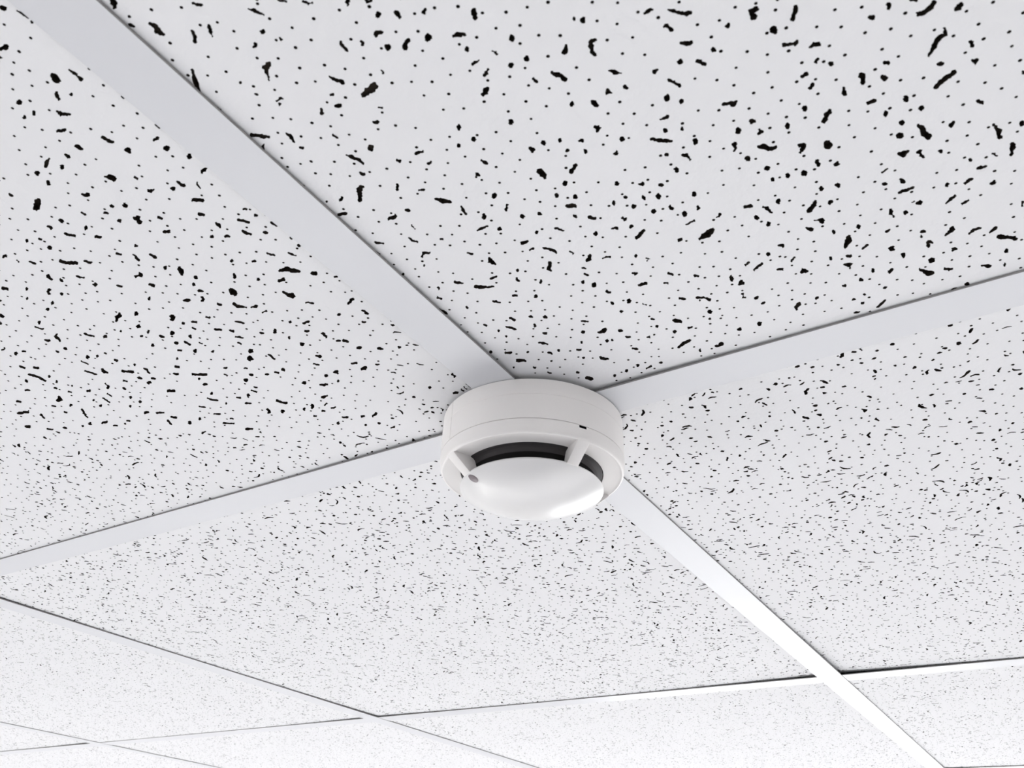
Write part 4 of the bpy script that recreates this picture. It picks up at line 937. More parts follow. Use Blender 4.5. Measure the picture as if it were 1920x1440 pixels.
LEFT = unpack(
    '-2912 307 11 -30 -6 -13 -14 -9 -6 5 -7 33 4 10 12 7|-1151 324 56 5 5 -13 -15 -24 -18 -10 -53 -2 -9 12 14 23|'
    '-837 512 17 -45 -12 -17 -22 -13 -7 6 -11 48 6 11 18 11|-936 292 41 -3 39 -1 4 -5 -9 -13 -11 -4 -43 -1 -35 3 -3 6 8 12|'
    '-901 342 53 3 6 -5 -8 -12 -9 -4 -56 -2 -2 4 8 13|-878 392 51 0 3 -5 -8 -12 -14 -8 -45 3 -4 5 8 12|'
    '-876 447 34 -15 0 -7 -11 -12 -12 -5 -35 14 2 9 11 12|-1050 640 5 11 3 19 -18 1 -20 -8 -9 -19 -8 -17 16 -4 12 4|'
    '-5921 360 19 -11 2 -17 -9 -21 -8 0 -19 11 -3 16 8 20|'
    '-5864 285 15 -4 15 -4 20 -4 19 -2 4 -4 -2 -11 -5 -4 -19 2 -20 5 -16 6 -15 6 -2 3 2 7|'
    '-5747 643 14 -33 -6 -36 -8 -14 -13 -2 -4 10 -1 21 -6 36 1 14 15 14|'
    '-5462 543 16 7 21 16 25 -13 7 -12 -4 -24 -10 -8 -30 -15 -14 -2 -14 10 -7 4 1 21|'
    '-5428 395 18 1 18 3 25 -7 17 6 20 6 4 -12 -4 -20 -8 -8 -17 4 -15 9 -30 -12 -16 9 -16 5 -2 4 2 8|'
    '-5424 938 -6 15 -13 4 -11 -5 -8 -20 0 -20 6 -13 17 3 8 14|-5348 924 16 24 8 2 6 -12 -4 -12 -15 -26 -9 0 -6 12|'
    '-5347 1040 7 -2 4 -10 -4 -20 -8 -9 -10 -2 -4 11 4 23|'
    '-5364 645 27 26 24 8 7 -3 0 -17 -9 -12 -19 -14 -22 -20 -9 0 -5 16|'
    '-5260 781 20 7 22 4 9 -30 14 -15 7 -24 -1 -10 -7 -10 -5 1 -14 14 -14 13 -9 14 -13 -1 -14 15 -3 4 3 13|'
    '-5141 941 9 -19 6 -23 6 -24 -3 -12 -10 -11 -6 5 -8 21 -7 19 -5 25 3 13 10 10|'
    '-4946 713 20 -4 21 -5 21 -8 13 -15 2 -12 -9 -16 -6 -1 -18 11 -17 9 -17 -1 -18 5 -4 10 4 18|'
    '-4750 343 4 26 -4 22 7 12 11 6 4 -9 2 -20 5 -21 -8 -15 -13 -6|'
    '-4825 276 21 0 18 -4 2 -5 -3 -9 -4 -2 -20 0 -18 6 -2 4 2 8|-5108 276 23 -2 2 -3 -1 -8 -4 -4 -24 1 -3 3 2 8|'
    '-5284 554 -2 11 -6 4 -9 0 -6 -11 -1 -16 5 -7 6 1 8 8|-5759 277 -3 5 -4 6 -7 -9 -7 -8 0 -11 3 -7 8 2 6 9|'
    '-4995 952 26 -1 22 -19 4 -6 -5 -14 -5 -2 -34 -7 -18 17 -4 10 5 16|'
    '-4982 1091 33 11 3 -15 -8 -26 -12 -9 -23 12 -5 7 5 16|-4774 665 29 -8 -5 -25 -15 -24 -16 -4 -13 30 0 14 11 17|'
    '-4618 367 1 19 -9 18 -14 4 -14 -11 -8 -20 2 -24 12 -10 20 7|'
    '-4482 294 1 19 -7 9 -15 -5 -16 -10 -6 -22 3 -14 12 -6 12 12|'
    '-5031 1219 2 31 7 31 24 42 9 12 11 -10 -1 -18 -15 -41 -11 -20 -10 -30 -5 -7 -10 -1|'
    '-4930 1230 15 12 9 -4 3 -16 -5 -17 -16 -24 -14 4 -5 26|-4967 1421 7 22 -3 16 -12 3 -13 -5 -11 -20 0 -19 8 -15 13 2|'
    '-4859 1448 4 22 -7 11 -9 2 -12 -13 -9 -15 -5 -28 10 -6 15 10|'
    '-4691 1025 18 -9 19 -5 10 -8 22 2 0 -24 -13 -33 -18 -8 -15 4 -18 10 -7 31 -9 25 1 8 6 8|'
    '-4573 835 29 -5 2 -8 -5 -14 -9 -6 -26 5 -2 9 4 14|-4416 861 19 -15 -8 -43 -4 -9 -7 -4 -4 2 -10 24 -10 18 4 17 13 14|'
    '-4333 649 10 15 -4 19 -14 1 -15 0 -6 -18 0 -17 7 -12 12 -2|'
    '-4380 585 36 5 31 -8 2 -15 -10 -19 -14 -7 -19 20 -31 6 -3 3 3 12|-4959 1845 23 3 6 -9 -5 -21 -9 -6 -23 5 -3 7 4 13|'
    '-4665 1343 29 -5 13 -36 -3 -16 -13 -15 -10 -1 -9 32 -18 16 -1 9 6 13|'
    '-4823 1704 11 30 9 29 24 39 19 30 25 -11 0 -41 -26 -47 -17 -34 -17 -26 -17 -8 -13 13|'
    '-4458 1262 13 -8 -2 -16 -9 -16 -6 -1 -19 0 1 17 11 21|-4421 1166 23 -2 6 -10 -7 -25 -13 -11 -26 -9 -5 19 9 28|'
    '-4542 1528 34 -1 4 -9 -6 -18 -10 -9 -30 12 -2 7 4 13|-4441 1374 22 -23 1 -8 -6 -12 -7 -4 -25 13 -5 10 10 20|'
    '-4323 1358 19 -11 -3 -20 -13 -21 -13 -3 -12 23 3 14 9 13|'
    '-4288 1211 28 5 7 -6 19 17 16 4 7 -28 -11 -30 -48 -35 -27 19 -4 32 0 9 7 11|'
    '-4188 1041 31 -18 2 -8 -8 -15 -9 -4 -32 14 0 13 9 16|-4581 1765 33 7 8 -11 -7 -24 -11 -13 -30 5 -6 8 5 20|'
    '-4582 1919 36 5 1 -18 -10 -28 -12 -7 -25 22 -4 5 6 14|-4404 1635 8 18 3 20 -9 3 -15 -15 -12 -13 -2 -19 -1 -17 16 6|'
    '-4452 1874 19 -3 16 -14 13 -19 17 -14 -1 -12 -9 -15 -10 -5 -13 17 -15 13 -13 12 -20 7 0 12 7 16|'
    '-4294 1690 17 -24 7 -32 -1 -8 -7 -9 -6 -1 -15 17 -17 20 0 13 10 18|'
    '-4043 1139 9 -26 14 -19 -2 -15 -14 -16 -14 -4 -5 31 -15 19 3 15 14 16|'
    '-4526 2122 19 -12 3 -7 -6 -14 -9 -7 -19 10 -2 9 5 14|-4423 2156 22 6 6 -13 -9 -30 -14 -17 -19 6 -4 12 8 27|'
    '-4056 1494 11 -26 2 -6 -6 -10 -8 -5 -24 5 2 16 10 18|-4560 2547 0 44 8 16 13 11 4 -11 9 -36 -12 -24 -17 -13|'
    '-4465 2542 27 13 4 -5 -3 -15 -5 -8 -25 -7 -4 3 2 12|-4394 2464 27 -5 22 -13 3 -6 -6 -15 -8 -6 -25 8 -22 14 -1 7 5 13|'
    '-4256 2232 22 -10 22 -16 23 -23 15 -29 17 -28 -4 -21 -16 -23 -9 3 -17 26 -18 26 -14 28 -18 9 -25 6 -1 19 12 27|'
    '-4154 2039 34 -10 12 -35 -2 -12 -9 -12 -5 2 -16 22 -29 14 1 12 7 14|'
    '-4074 1712 15 -14 16 -12 1 -9 -9 -16 -9 -4 -16 12 -16 11 0 13 9 16|'
    '-4001 1593 41 20 41 6 4 -8 -5 -17 -9 -10 -44 -15 -31 6 -5 3 3 11|'
    '-3924 1470 24 -5 35 -4 1 -9 -6 -14 -9 -9 -32 6 -27 7 0 9 6 14|'
    '-3735 1476 11 18 -3 13 -6 8 -16 -9 -16 -19 0 -17 -1 -17 17 1|'
    '-3688 1398 21 19 30 20 24 11 12 -2 1 -22 -12 -19 -26 -31 -27 -9 -23 -13 -13 1 -1 24|'
    '-3781 1827 -4 -41 19 -14 6 -5 -7 -18 -9 -9 -52 -9 13 75 6 17 19 9|'
    '-4193 2522 29 0 23 0 3 -9 -4 -16 -9 -12 -27 -9 -28 -21 -6 18 7 32|'
    '-4112 2448 27 13 8 -4 -5 -25 -15 -16 -23 -1 -4 4 3 19|'
    '-4063 2279 33 -9 21 -30 -1 -11 -9 -14 -9 -4 -18 28 -28 16 -2 8 6 12|'
    '-3894 2206 6 24 3 22 -12 4 -18 -4 -12 -18 -5 -30 7 -11 17 4|'
    '-3797 2074 23 -7 16 -17 1 -9 -10 -18 -7 -2 -20 14 -16 18 1 8 6 12|'
    '-3656 1812 20 -6 20 -9 -1 -16 -12 -20 -13 -9 -19 12 -16 12 1 15 10 17|'
    '-4552 2231 0 14 -8 1 -11 -10 -9 -16 -4 -15 2 -10 10 2 11 15|'
    '-4172 649 11 -22 11 -21 12 -15 15 -12 -4 -16 -12 -15 -13 -4 -12 14 -10 17 -15 17 -6 27 -2 10 12 16|'
    '-4048 725 22 -9 15 -19 1 -11 -12 -18 -10 -1 -20 11 -17 16 3 15 10 15|'
    '-3910 680 27 12 26 1 6 -4 -2 -14 -9 -9 -32 -21 -26 13 -1 7 4 12|-3903 371 17 -20 -2 -11 -10 -12 -7 2 -16 21 2 10 8 9|'
    '-3804 347 8 -19 -2 -11 -11 -11 -5 3 -16 11 4 14 12 12|'
    '-3838 504 15 -15 13 -15 21 -11 18 -15 2 -9 -8 -13 -11 -6 -19 14 -25 8 -9 22 -19 12 2 12 10 12|'
    '-3736 567 27 3 22 -4 26 -28 -1 -11 -9 -13 -10 -3 -28 18 -20 5 -20 6 0 9 7 14|'
    '-3633 429 25 -26 -3 -10 -8 -10 -7 0 -24 26 1 9 9 10|-3688 292 29 -4 25 -5 2 -8 -6 -14 -9 -5 -26 5 -25 5 -4 6 6 14|'
    '-3475 284 15 -2 3 -5 -3 -10 -8 -5 -20 -7 -3 8 6 17|-3353 286 -8 8 -6 9 -17 -7 -11 -19 0 -12 8 -10 11 3 16 9|'
    '-3796 827 -6 13 -9 8 -11 -3 -9 -14 -3 -13 2 -16 14 -3 13 10|-3750 741 16 -35 0 -8 -10 -13 -6 2 -27 23 3 14 12 15|'
    '-3437 590 16 -9 23 -5 18 -23 1 -7 -9 -11 -7 -1 -22 18 -15 9 -19 8 1 8 6 10|'
    '-3349 431 36 -10 24 -24 2 -6 -7 -9 -6 -2 -33 12 -29 19 0 6 6 10|-3540 890 8 30 3 9 9 7 4 -1 18 -6 -7 -21 -18 -16|'
    '-3415 777 10 -25 -1 -11 -15 -13 -12 -2 -4 32 3 10 11 9|'
    '-3207 666 10 -22 5 -26 9 -17 10 -14 27 -7 17 -29 16 -28 -1 -12 -14 -15 -8 0 -30 16 -22 20 -17 11 -26 9 1 38 -2 28 -5 25 7 15 13 10|'
    '-3103 763 0 -27 8 -23 -12 -21 -21 -12 -14 4 5 33 -6 22 12 23 21 12|'
    '-3048 450 20 -9 15 -16 -5 -20 -21 -20 -21 -5 -7 22 -7 22 5 14 12 12|'
    '-2947 261 13 37 2 8 12 8 7 -2 12 -20 -3 -15 -24 -16|-3393 1039 39 40 14 -1 3 -17 -7 -18 -45 -27 -9 -1 -3 12|'
    '-3211 902 -4 14 -11 5 -9 -9 -14 -12 2 -14 3 -12 15 6 14 8|-3511 1344 12 25 -8 8 -10 4 -15 -6 -14 -20 1 -17 5 -11 16 3|'
    '-3451 1442 4 16 0 16 -13 1 -12 -11 -12 -21 -4 -14 11 -3 11 3|'
    '-4290 3042 14 -21 22 -13 -1 -17 -10 -19 -11 -10 -21 15 -20 12 2 20 11 23|'
    '-4166 2838 -1 12 -4 11 -11 -12 -13 -17 -3 -14 -1 -17 12 4 12 13|'
    '-4078 2676 37 52 12 9 8 -14 -4 -23 -34 -56 -18 -10 -11 19|-3959 2620 -3 14 -6 7 -13 -8 -9 -12 -4 -23 5 -8 11 2 10 12|'
    '-4089 2947 6 16 -1 13 -2 12 -12 -13 -10 -16 -6 -18 3 -9 9 2|'
    '-3927 2807 6 20 4 21 -12 0 -14 -17 -9 -19 -4 -17 -1 -18 17 13|'
    '-3886 2934 4 20 -8 12 -12 2 -11 -8 -6 -19 1 -20 7 -11 12 6|'
    '-3521 1955 13 19 -2 16 -8 5 -16 -7 -13 -16 -3 -20 -2 -21 17 10|'
    '-3343 1724 17 -16 9 -27 -2 -16 -18 -20 -10 3 -15 18 -4 33 1 10 13 15|'
    '-3537 2393 20 86 54 64 9 5 7 -7 -3 -14 -25 -48 -2 -55 -15 -26 -30 -17|'
    '-3417 2277 -4 18 -8 13 -22 -23 -13 -26 -3 -19 6 -14 15 9 21 21|'
    '-3264 2024 41 42 19 8 14 -14 -4 -27 -30 -58 -28 -9 -19 20|-3103 1992 5 19 -7 6 -6 8 -15 -13 -12 -19 -1 -16 13 -2 9 0|'
    '-4075 3442 42 7 2 -11 -5 -19 -9 -13 -41 -10 -6 8 7 26|-3805 3200 10 22 -2 18 -13 -4 -17 -16 -11 -26 2 -14 8 -11 12 10|'
    '-3793 3319 18 -7 22 -6 28 -32 -1 -9 -8 -14 -7 -3 -24 33 -18 8 -23 0 0 11 7 14|'
    '-3320 2389 4 34 13 22 18 10 4 -13 7 -23 -16 -28 -24 -15|'
    '-3039 2214 2 27 -8 16 -19 -2 -18 -26 -11 -25 6 -18 16 -4 17 10|'
    '-3607 3439 39 -11 -2 -23 -16 -29 -13 -5 -24 39 0 10 8 14|'
    '-3618 3241 46 72 53 16 6 -3 -2 -14 -7 -10 -45 -43 -44 -45 -8 -2 -4 12|'
    '-3480 2995 24 -3 23 -10 17 -15 18 -14 2 -8 -10 -18 -9 -4 -18 12 -17 16 -24 4 -20 10 0 11 7 14|'
    '-3337 2880 9 -30 -5 -20 -17 -20 -15 -4 -3 42 1 15 20 23|-3176 2407 6 19 -2 14 -16 -6 -17 -20 -11 -23 1 -12 6 -6 18 9|'
    '-3164 2521 1 15 -7 9 -11 0 -10 -15 -1 -16 2 -12 10 -3 11 9|-3085 2379 34 -17 4 -7 -11 -21 -12 -6 -35 14 -1 11 9 17|'
    '-2907 2240 38 0 37 2 0 -11 -8 -18 -12 -9 -35 3 -31 7 -2 6 6 14|'
    '-2921 2107 10 29 -14 -2 -9 -1 -20 -16 -8 -21 2 -12 3 -8 22 11|'
    '-2907 2325 -5 15 -12 6 -16 -5 -13 -24 2 -21 10 -7 14 2 15 16|'
    '-3000 2561 -4 14 -6 11 -16 -7 -12 -23 -7 -19 6 -9 12 -2 16 15|-2828 2422 24 -29 -1 -13 -14 -19 -8 0 -24 31 0 11 12 16|'
    '-3746 3915 8 54 5 14 13 10 3 -9 3 -39 -11 -29 -18 -13|-3603 3900 12 29 2 19 -11 0 -18 -16 -15 -25 -3 -24 0 -19 21 16|'
    '-3598 3832 18 -31 1 -9 -9 -15 -8 -4 -21 26 3 15 9 15|-3426 3404 27 -1 2 -13 -11 -23 -14 -14 -19 15 -2 11 9 19|'
    '-3432 3517 27 -1 1 -10 -8 -20 -12 -11 -21 12 -3 5 7 16|-3184 3338 -3 15 -12 0 -19 -17 -12 -24 -9 -28 16 0 15 4 15 25|'
    '-3156 3217 2 18 -4 12 -13 -12 -14 -14 -4 -14 -3 -20 10 0 15 13|-3169 3113 22 -2 0 -9 -7 -15 -9 -7 -18 9 -1 6 7 15|'
    '-3193 3452 41 -6 32 -3 4 -6 -7 -16 -9 -9 -32 3 -44 7 1 10 7 16|'
    '-3032 3136 29 1 -1 -21 -14 -27 -13 -9 -22 14 -4 8 12 23|-3325 2626 8 14 -1 12 -11 -2 -8 -3 -8 -16 -2 -9 2 -12 12 4|'
    '-2645 2688 33 -29 -5 -19 -15 -20 -11 -2 -30 31 2 16 15 20|-2562 2802 34 -28 -4 -18 -17 -21 -10 -2 -26 39 3 13 13 17|'
    '-3449 4117 25 -7 27 -6 0 -14 -9 -21 -11 -10 -26 8 -25 10 1 13 8 17|'
    '-3358 4011 18 -16 15 -21 -4 -19 -12 -19 -12 -8 -11 25 -20 14 1 15 14 24|'
    '-3312 4181 31 -13 27 -17 24 -7 31 4 28 -7 35 -3 1 -12 -8 -17 -8 -9 -37 -4 -37 -6 -23 10 -29 3 -27 22 -25 24 2 13 9 17|'
    '-3269 4303 36 34 6 -7 -4 -24 -13 -22 -29 -9 -6 0 3 16|-3175 3990 8 22 4 21 -11 2 -12 -9 -13 -20 -8 -28 5 -7 14 7|'
    '-3073 4010 8 21 4 22 -11 1 -14 -6 -9 -21 -8 -21 4 -11 10 3|'
    '-3058 3587 28 -7 20 -19 29 -9 25 -15 4 -7 -11 -21 -8 -3 -30 10 -24 15 -25 11 -24 11 -3 8 10 20|'
    '-2979 3420 46 17 23 -37 -2 -13 -10 -15 -6 -2 -34 2 -38 -20 -7 12 8 32|'
    '-2860 3249 24 -16 13 -27 21 -26 17 -29 -5 -20 -16 -20 -8 2 -22 23 -12 35 -17 19 -25 12 3 20 18 26|'
    '-2865 3014 3 11 -4 9 -8 5 -14 -16 -11 -19 0 -15 7 -5 17 8|'
    '-2786 2995 38 -1 52 26 7 -1 -3 -14 -6 -11 -66 -44 -35 18 -3 6 8 16|'
    '-2688 3207 27 -22 0 -11 -12 -20 -11 -6 -34 12 1 15 14 24|-2612 3087 25 -25 0 -11 -13 -19 -10 -4 -28 20 -1 12 15 23|'
    '-2570 3135 10 22 6 33 -14 11 -21 -8 -14 -26 -9 -25 11 -13 9 -8|'
    '-2731 3394 29 -27 2 -10 -13 -20 -9 -3 -34 20 2 15 13 20|'
    '-2799 3608 51 35 23 31 13 0 3 -16 -10 -18 -36 -52 -52 -12 -5 4 4 16|'
    '-2640 3518 32 -1 0 -10 -8 -17 -11 -8 -30 -3 -3 11 10 21|-2725 2538 1 12 -4 11 -14 -10 -12 -17 -8 -17 4 -8 10 -1 14 14|'
    '-2351 3149 14 -39 19 -32 -9 -23 -17 -20 -13 -3 -13 39 -23 28 5 21 21 25|'
    '-3131 4519 22 -49 -1 -11 -11 -17 -9 -5 -25 44 4 16 11 16|-3009 4183 27 -13 -2 -13 -9 -18 -8 -4 -28 12 3 14 9 17|'
    '-2941 3945 7 13 -1 10 -4 6 -8 -4 -11 -14 -4 -16 2 -9 11 5|-2887 4117 31 -19 1 -8 -9 -18 -11 -9 -35 10 3 18 12 22|'
    '-2784 3923 15 -32 -10 -25 -18 -21 -13 -3 -10 37 9 24 17 21|'
    '-2652 3773 29 -2 30 4 4 -5 -7 -18 -8 -5 -31 -6 -34 -8 -1 11 7 18|'
    '-2618 3895 32 5 34 5 32 6 2 -11 -8 -18 -10 -10 -31 -4 -31 0 -34 -5 -2 7 8 18|'
    '-2891 4298 36 83 27 23 19 -10 -2 -31 -43 -82 -24 -23 -21 10|'
    '-2466 3592 12 22 -7 11 -8 2 -18 -18 -17 -25 -1 -15 11 -7 12 9|'
    '-2350 3577 1 21 -3 13 -17 0 -17 -21 -10 -29 1 -18 18 5 13 12|'
    '-2354 3745 14 22 1 20 -17 -5 -14 -6 -10 -21 -5 -19 7 -9 9 2|-3040 4829 33 -33 2 -12 -12 -24 -14 -13 -38 24 1 19 15 29|'
    '-2876 5066 19 -25 11 -36 6 -47 13 -32 -9 -27 -21 -28 -17 -8 -4 47 -14 29 -4 45 -6 44 1 13 15 22|'
    '-2734 4863 35 13 38 16 1 -10 -5 -19 -10 -14 -38 -19 -38 -24 -7 8 10 34|'
    '-2793 4553 32 -26 1 -9 -10 -18 -9 -6 -31 28 -1 8 10 19|-2686 4333 9 31 -10 7 -16 -3 -14 -26 -9 -18 3 -18 12 -7 15 12|'
    '-2520 4030 11 19 -1 18 -9 7 -13 -1 -14 -22 -7 -20 1 -25 15 2|'
    '-2633 4001 6 22 -5 10 -10 1 -14 -14 -8 -23 4 -8 4 -9 11 9|'
    '-2585 4324 63 60 46 23 41 15 7 -2 -4 -18 -8 -13 -46 -34 -46 -32 -56 -40 -11 1 2 20|'
    '-2640 4551 30 -9 0 -14 -10 -19 -8 -6 -31 10 -1 10 9 19|-2319 4498 16 28 -6 19 -15 1 -20 -19 -16 -24 -4 -29 11 -9 14 6|'
    '-2256 4387 8 -34 -6 -54 -5 -16 -20 -20 -10 2 1 48 -4 39 9 22 21 21|'
    '-2164 3763 4 -63 -2 -12 -16 -19 -12 -4 -19 44 2 17 22 27|'
    '-2107 3639 10 -32 15 -27 14 -28 -5 -14 -13 -15 -9 -2 -13 28 -15 28 -13 27 4 16 16 19|'
    '-1966 3563 26 -15 24 -17 -7 -23 -19 -25 -12 -3 -17 25 -26 16 6 18 15 20|'
    '-1933 3674 38 10 40 11 5 -4 -6 -18 -11 -10 -45 -22 -45 -23 -3 9 9 26|'
    '-1765 3463 8 33 -21 0 -17 -12 -21 -26 -3 -24 5 -12 18 1 20 18|'
    '-2651 5278 25 -10 18 -21 -10 -34 -22 -34 -12 -2 -15 27 -11 32 4 18 15 24|'
    '-2492 5094 26 -20 19 -29 -1 -13 -12 -20 -8 -3 -22 25 -27 17 3 15 12 21|'
    '-2321 4639 2 21 -9 3 -8 -1 -14 -13 -4 -15 2 -16 5 -8 15 11|-2158 4319 24 -40 -1 -10 -12 -18 -9 -3 -26 38 3 13 12 18|'
    '-2119 4144 3 16 -5 9 -11 -1 -9 -14 -6 -14 0 -14 7 -1 12 6|-2419 4895 33 -20 -4 -16 -12 -20 -10 -7 -26 29 1 12 12 20|'
    '-2159 4087 27 -28 -3 -13 -12 -18 -12 -8 -23 33 0 9 12 18|-3369 1499 19 -31 1 -10 -12 -15 -7 1 -30 16 3 17 15 21|'
    '-3311 1541 36 40 14 7 8 -13 -4 -21 -37 -37 -13 -8 -9 12|'
    '-3252 1242 55 36 37 -19 0 -23 -16 -29 -15 -9 -44 -13 -29 16 -9 4 6 25|'
    '-2990 847 25 -1 30 1 32 -7 26 -9 -5 -26 -23 -30 -27 -13 -15 25 -10 23 -24 4 -23 7 -3 7 7 13|'
    '-3158 1496 31 -18 2 -11 -13 -20 -11 -2 -30 20 -1 9 11 18|'
    '-3087 1374 21 -3 34 4 15 -29 16 -24 18 -23 -2 -9 -9 -11 -6 0 -25 14 -20 18 -20 16 -22 0 -21 0 -2 14 10 21|'
    '-2962 1260 11 -28 3 -36 -4 -12 -15 -11 -10 2 -2 35 -6 32 5 11 13 10|'
    '-2855 1228 6 -52 -4 -12 -16 -10 -10 2 5 60 3 7 10 7|'
    '-2766 778 21 -34 22 -22 -4 -10 -9 -10 -5 1 -21 23 -22 34 0 8 12 11|'
    '-2624 361 24 48 12 35 12 10 15 2 2 -8 -8 -36 -20 -54 -14 -12 -21 -2|'
    '-2434 412 50 4 25 -19 4 -6 -10 -13 -11 -5 -30 4 -39 14 -1 7 6 10|-2479 646 3 -27 -10 -15 -16 -8 -5 6 0 29 6 11 14 7|'
    '-3072 1744 30 -20 -3 -15 -13 -17 -12 -5 -22 30 0 9 10 14|-3081 1919 28 -31 -1 -13 -13 -17 -12 -3 -28 28 2 16 16 21|'
    '-2886 1553 30 -21 15 -15 18 -16 -1 -9 -9 -11 -5 -1 -23 9 -19 14 -20 31 -1 7 9 11|'
    '-2611 1104 -3 11 -5 8 -16 -8 -12 -16 -1 -11 1 -12 15 4 13 6|'
    '-2543 1020 6 -31 8 -32 -11 -19 -19 -12 -8 7 -1 35 -1 35 3 9 13 9|'
    '-2286 525 16 -29 -4 -10 -10 -9 -8 0 -22 22 4 12 13 11|-3020 1991 34 -9 -1 -10 -8 -13 -7 -4 -34 10 2 10 7 13|'
    '-2891 1824 20 -22 20 -21 1 -13 -16 -20 -10 -1 -21 23 -20 22 4 14 12 15|'
    '-2809 1710 35 -13 -2 -17 -15 -21 -16 -8 -24 29 0 11 11 15|-2639 1486 24 -28 0 -7 -9 -12 -8 -2 -29 24 3 10 9 11|'
    '-2584 1321 21 27 -4 10 -9 11 -18 -15 -21 -19 -12 -22 4 -16 20 3|'
    '-2445 1092 21 -32 -1 -10 -15 -15 -12 -2 -19 33 2 12 15 15|-2462 1292 20 14 11 3 4 -13 -8 -13 -17 -19 -14 -2 -5 14|'
    '-2342 977 35 7 36 6 6 -6 -6 -18 -10 -10 -37 -8 -36 -11 -11 7 8 24|'
    '-2174 940 19 -35 -1 -10 -16 -14 -10 1 -13 39 1 7 10 9|'
    '-2141 886 14 -20 22 -13 -1 -11 -12 -14 -10 -3 -27 6 -22 11 2 16 16 20|'
    '-2709 1743 16 -17 15 -17 19 -21 1 -6 -9 -13 -7 -1 -29 9 -10 25 -15 18 1 8 9 11|'
    '-2628 1797 34 -11 3 -6 -10 -16 -10 -5 -35 10 1 10 8 13|-2819 2126 28 -10 4 -6 -8 -14 -9 -6 -28 11 -2 7 8 13|'
    '-2280 1284 -12 -40 -4 -11 -17 -12 -8 4 -17 20 16 24 25 18|'
    '-2441 1779 -2 21 -2 18 -21 -2 -25 -24 -17 -32 9 -10 12 -12 21 19|'
    '-2345 1883 9 40 -16 10 -32 -5 -24 -29 -12 -34 4 -24 29 7 25 6|'
    '-2717 2282 -4 12 -12 2 -22 -16 -13 -26 -7 -19 8 -10 19 11 16 21|'
    '-2637 2111 8 18 -9 6 -7 7 -17 -10 -8 -19 1 -16 6 -13 14 11|'
    '-2335 1685 54 3 36 4 8 -5 -7 -17 -13 -12 -39 -3 -53 6 -1 6 7 14|'
    '-2083 1287 21 -13 26 -9 -4 -18 -22 -22 -17 -4 -7 26 -18 17 4 12 11 11|'
    '-1981 848 19 -41 -8 -15 -17 -14 -12 1 -15 43 7 13 15 11|'
    '-1873 676 19 -18 8 -25 0 -7 -10 -10 -9 -1 -27 7 -15 17 -2 13 20 21|'
    '-1801 1072 13 -24 13 -26 -4 -12 -18 -15 -15 -2 -6 30 -10 27 6 11 12 10|'
    '-1663 1054 17 -46 -21 -32 -35 -19 -13 11 12 64 8 13 19 11|-1669 869 13 -34 0 -7 -12 -9 -8 0 -19 29 5 10 12 10|'
    '-1988 1408 28 -15 17 -24 1 -6 -10 -12 -8 -1 -24 18 -24 18 3 9 10 12|'
    '-2060 1768 24 -13 -1 -11 -10 -17 -11 -7 -38 -6 0 17 15 24|-2379 2260 14 -35 -3 -10 -11 -12 -10 -3 -11 40 3 10 12 11|'
    '-2273 2079 18 -23 -3 -11 -11 -12 -8 -1 -15 27 3 10 11 12|'
    '-2452 2649 25 -25 16 -34 23 -31 15 -40 -1 -13 -17 -19 -16 -7 -18 35 -22 32 -13 37 -26 23 6 19 17 20|'
    '-2157 2125 25 -25 -4 -15 -14 -17 -8 -1 -27 24 0 9 14 17|-2066 1862 35 -22 -5 -15 -13 -16 -10 -3 -31 26 1 11 13 16|'
    '-2084 1975 17 -33 -1 -8 -12 -12 -9 -2 -17 32 0 9 14 15|-1766 1333 41 -17 -14 -28 -28 -24 -24 -6 -2 51 4 12 15 14|'
    '-1752 1417 6 18 1 23 -22 1 -13 -11 -15 -21 4 -10 6 -14 19 2|-2114 2252 34 -8 -5 -23 -21 -27 -23 -12 -15 29 1 14 16 21|'
    '-2298 2347 38 0 2 -9 -10 -19 -11 -7 -32 10 -3 7 8 14|-2363 2626 9 12 3 19 -13 1 -10 -6 -14 -15 -3 -18 6 -8 10 3|'
    '-1758 1712 12 30 -9 11 -15 3 -23 -7 -15 -29 2 -18 13 -11 16 5|-2252 2700 8 -43 -2 -12 -15 -16 -9 0 -23 28 9 21 18 19|'
    '-1658 1621 20 -20 19 -21 -1 -36 -2 -9 -13 -10 -12 -3 -19 16 -6 32 -11 28 6 12 12 12|'
    '-1618 1389 9 13 0 12 -8 3 -19 -14 -13 -15 -8 -16 9 -2 16 4|-1965 2258 24 -20 -3 -11 -11 -13 -7 -1 -24 19 -1 8 14 18|'
    '-1933 2338 25 -15 33 -8 -3 -11 -10 -15 -9 -5 -28 13 -30 10 0 8 10 15|'
    '-2098 2734 13 16 1 17 -6 12 -20 -17 -13 -19 -7 -18 -3 -18 18 9|'
    '-1868 2412 18 37 1 18 -18 -4 -22 -15 -24 -20 -6 -25 11 -11 18 9|'
    '-1906 2581 34 -24 -4 -15 -15 -18 -13 -5 -21 38 -1 8 12 15|'
    '-2056 2876 29 -7 30 -9 19 -25 19 -27 -1 -9 -12 -15 -7 0 -26 17 -19 24 -23 13 -27 7 1 12 11 16|'
    '-1647 2258 25 -10 27 -13 25 -16 21 -20 3 -12 -21 -25 -21 -11 -14 28 -24 17 -25 12 -29 6 4 19 17 22|'
    '-1447 1773 6 -31 -11 -42 -4 -11 -17 -12 -11 1 -4 33 -4 32 12 20 24 16|'
    '-1364 1801 22 47 9 10 16 3 0 -9 -17 -46 -14 -14 -15 -3|-1239 1834 9 -49 -6 -13 -18 -12 -7 3 -5 53 4 11 18 13|'
    '-1350 1982 10 28 0 16 -25 -4 -26 -27 -21 -25 -10 -25 16 -2 29 13|'
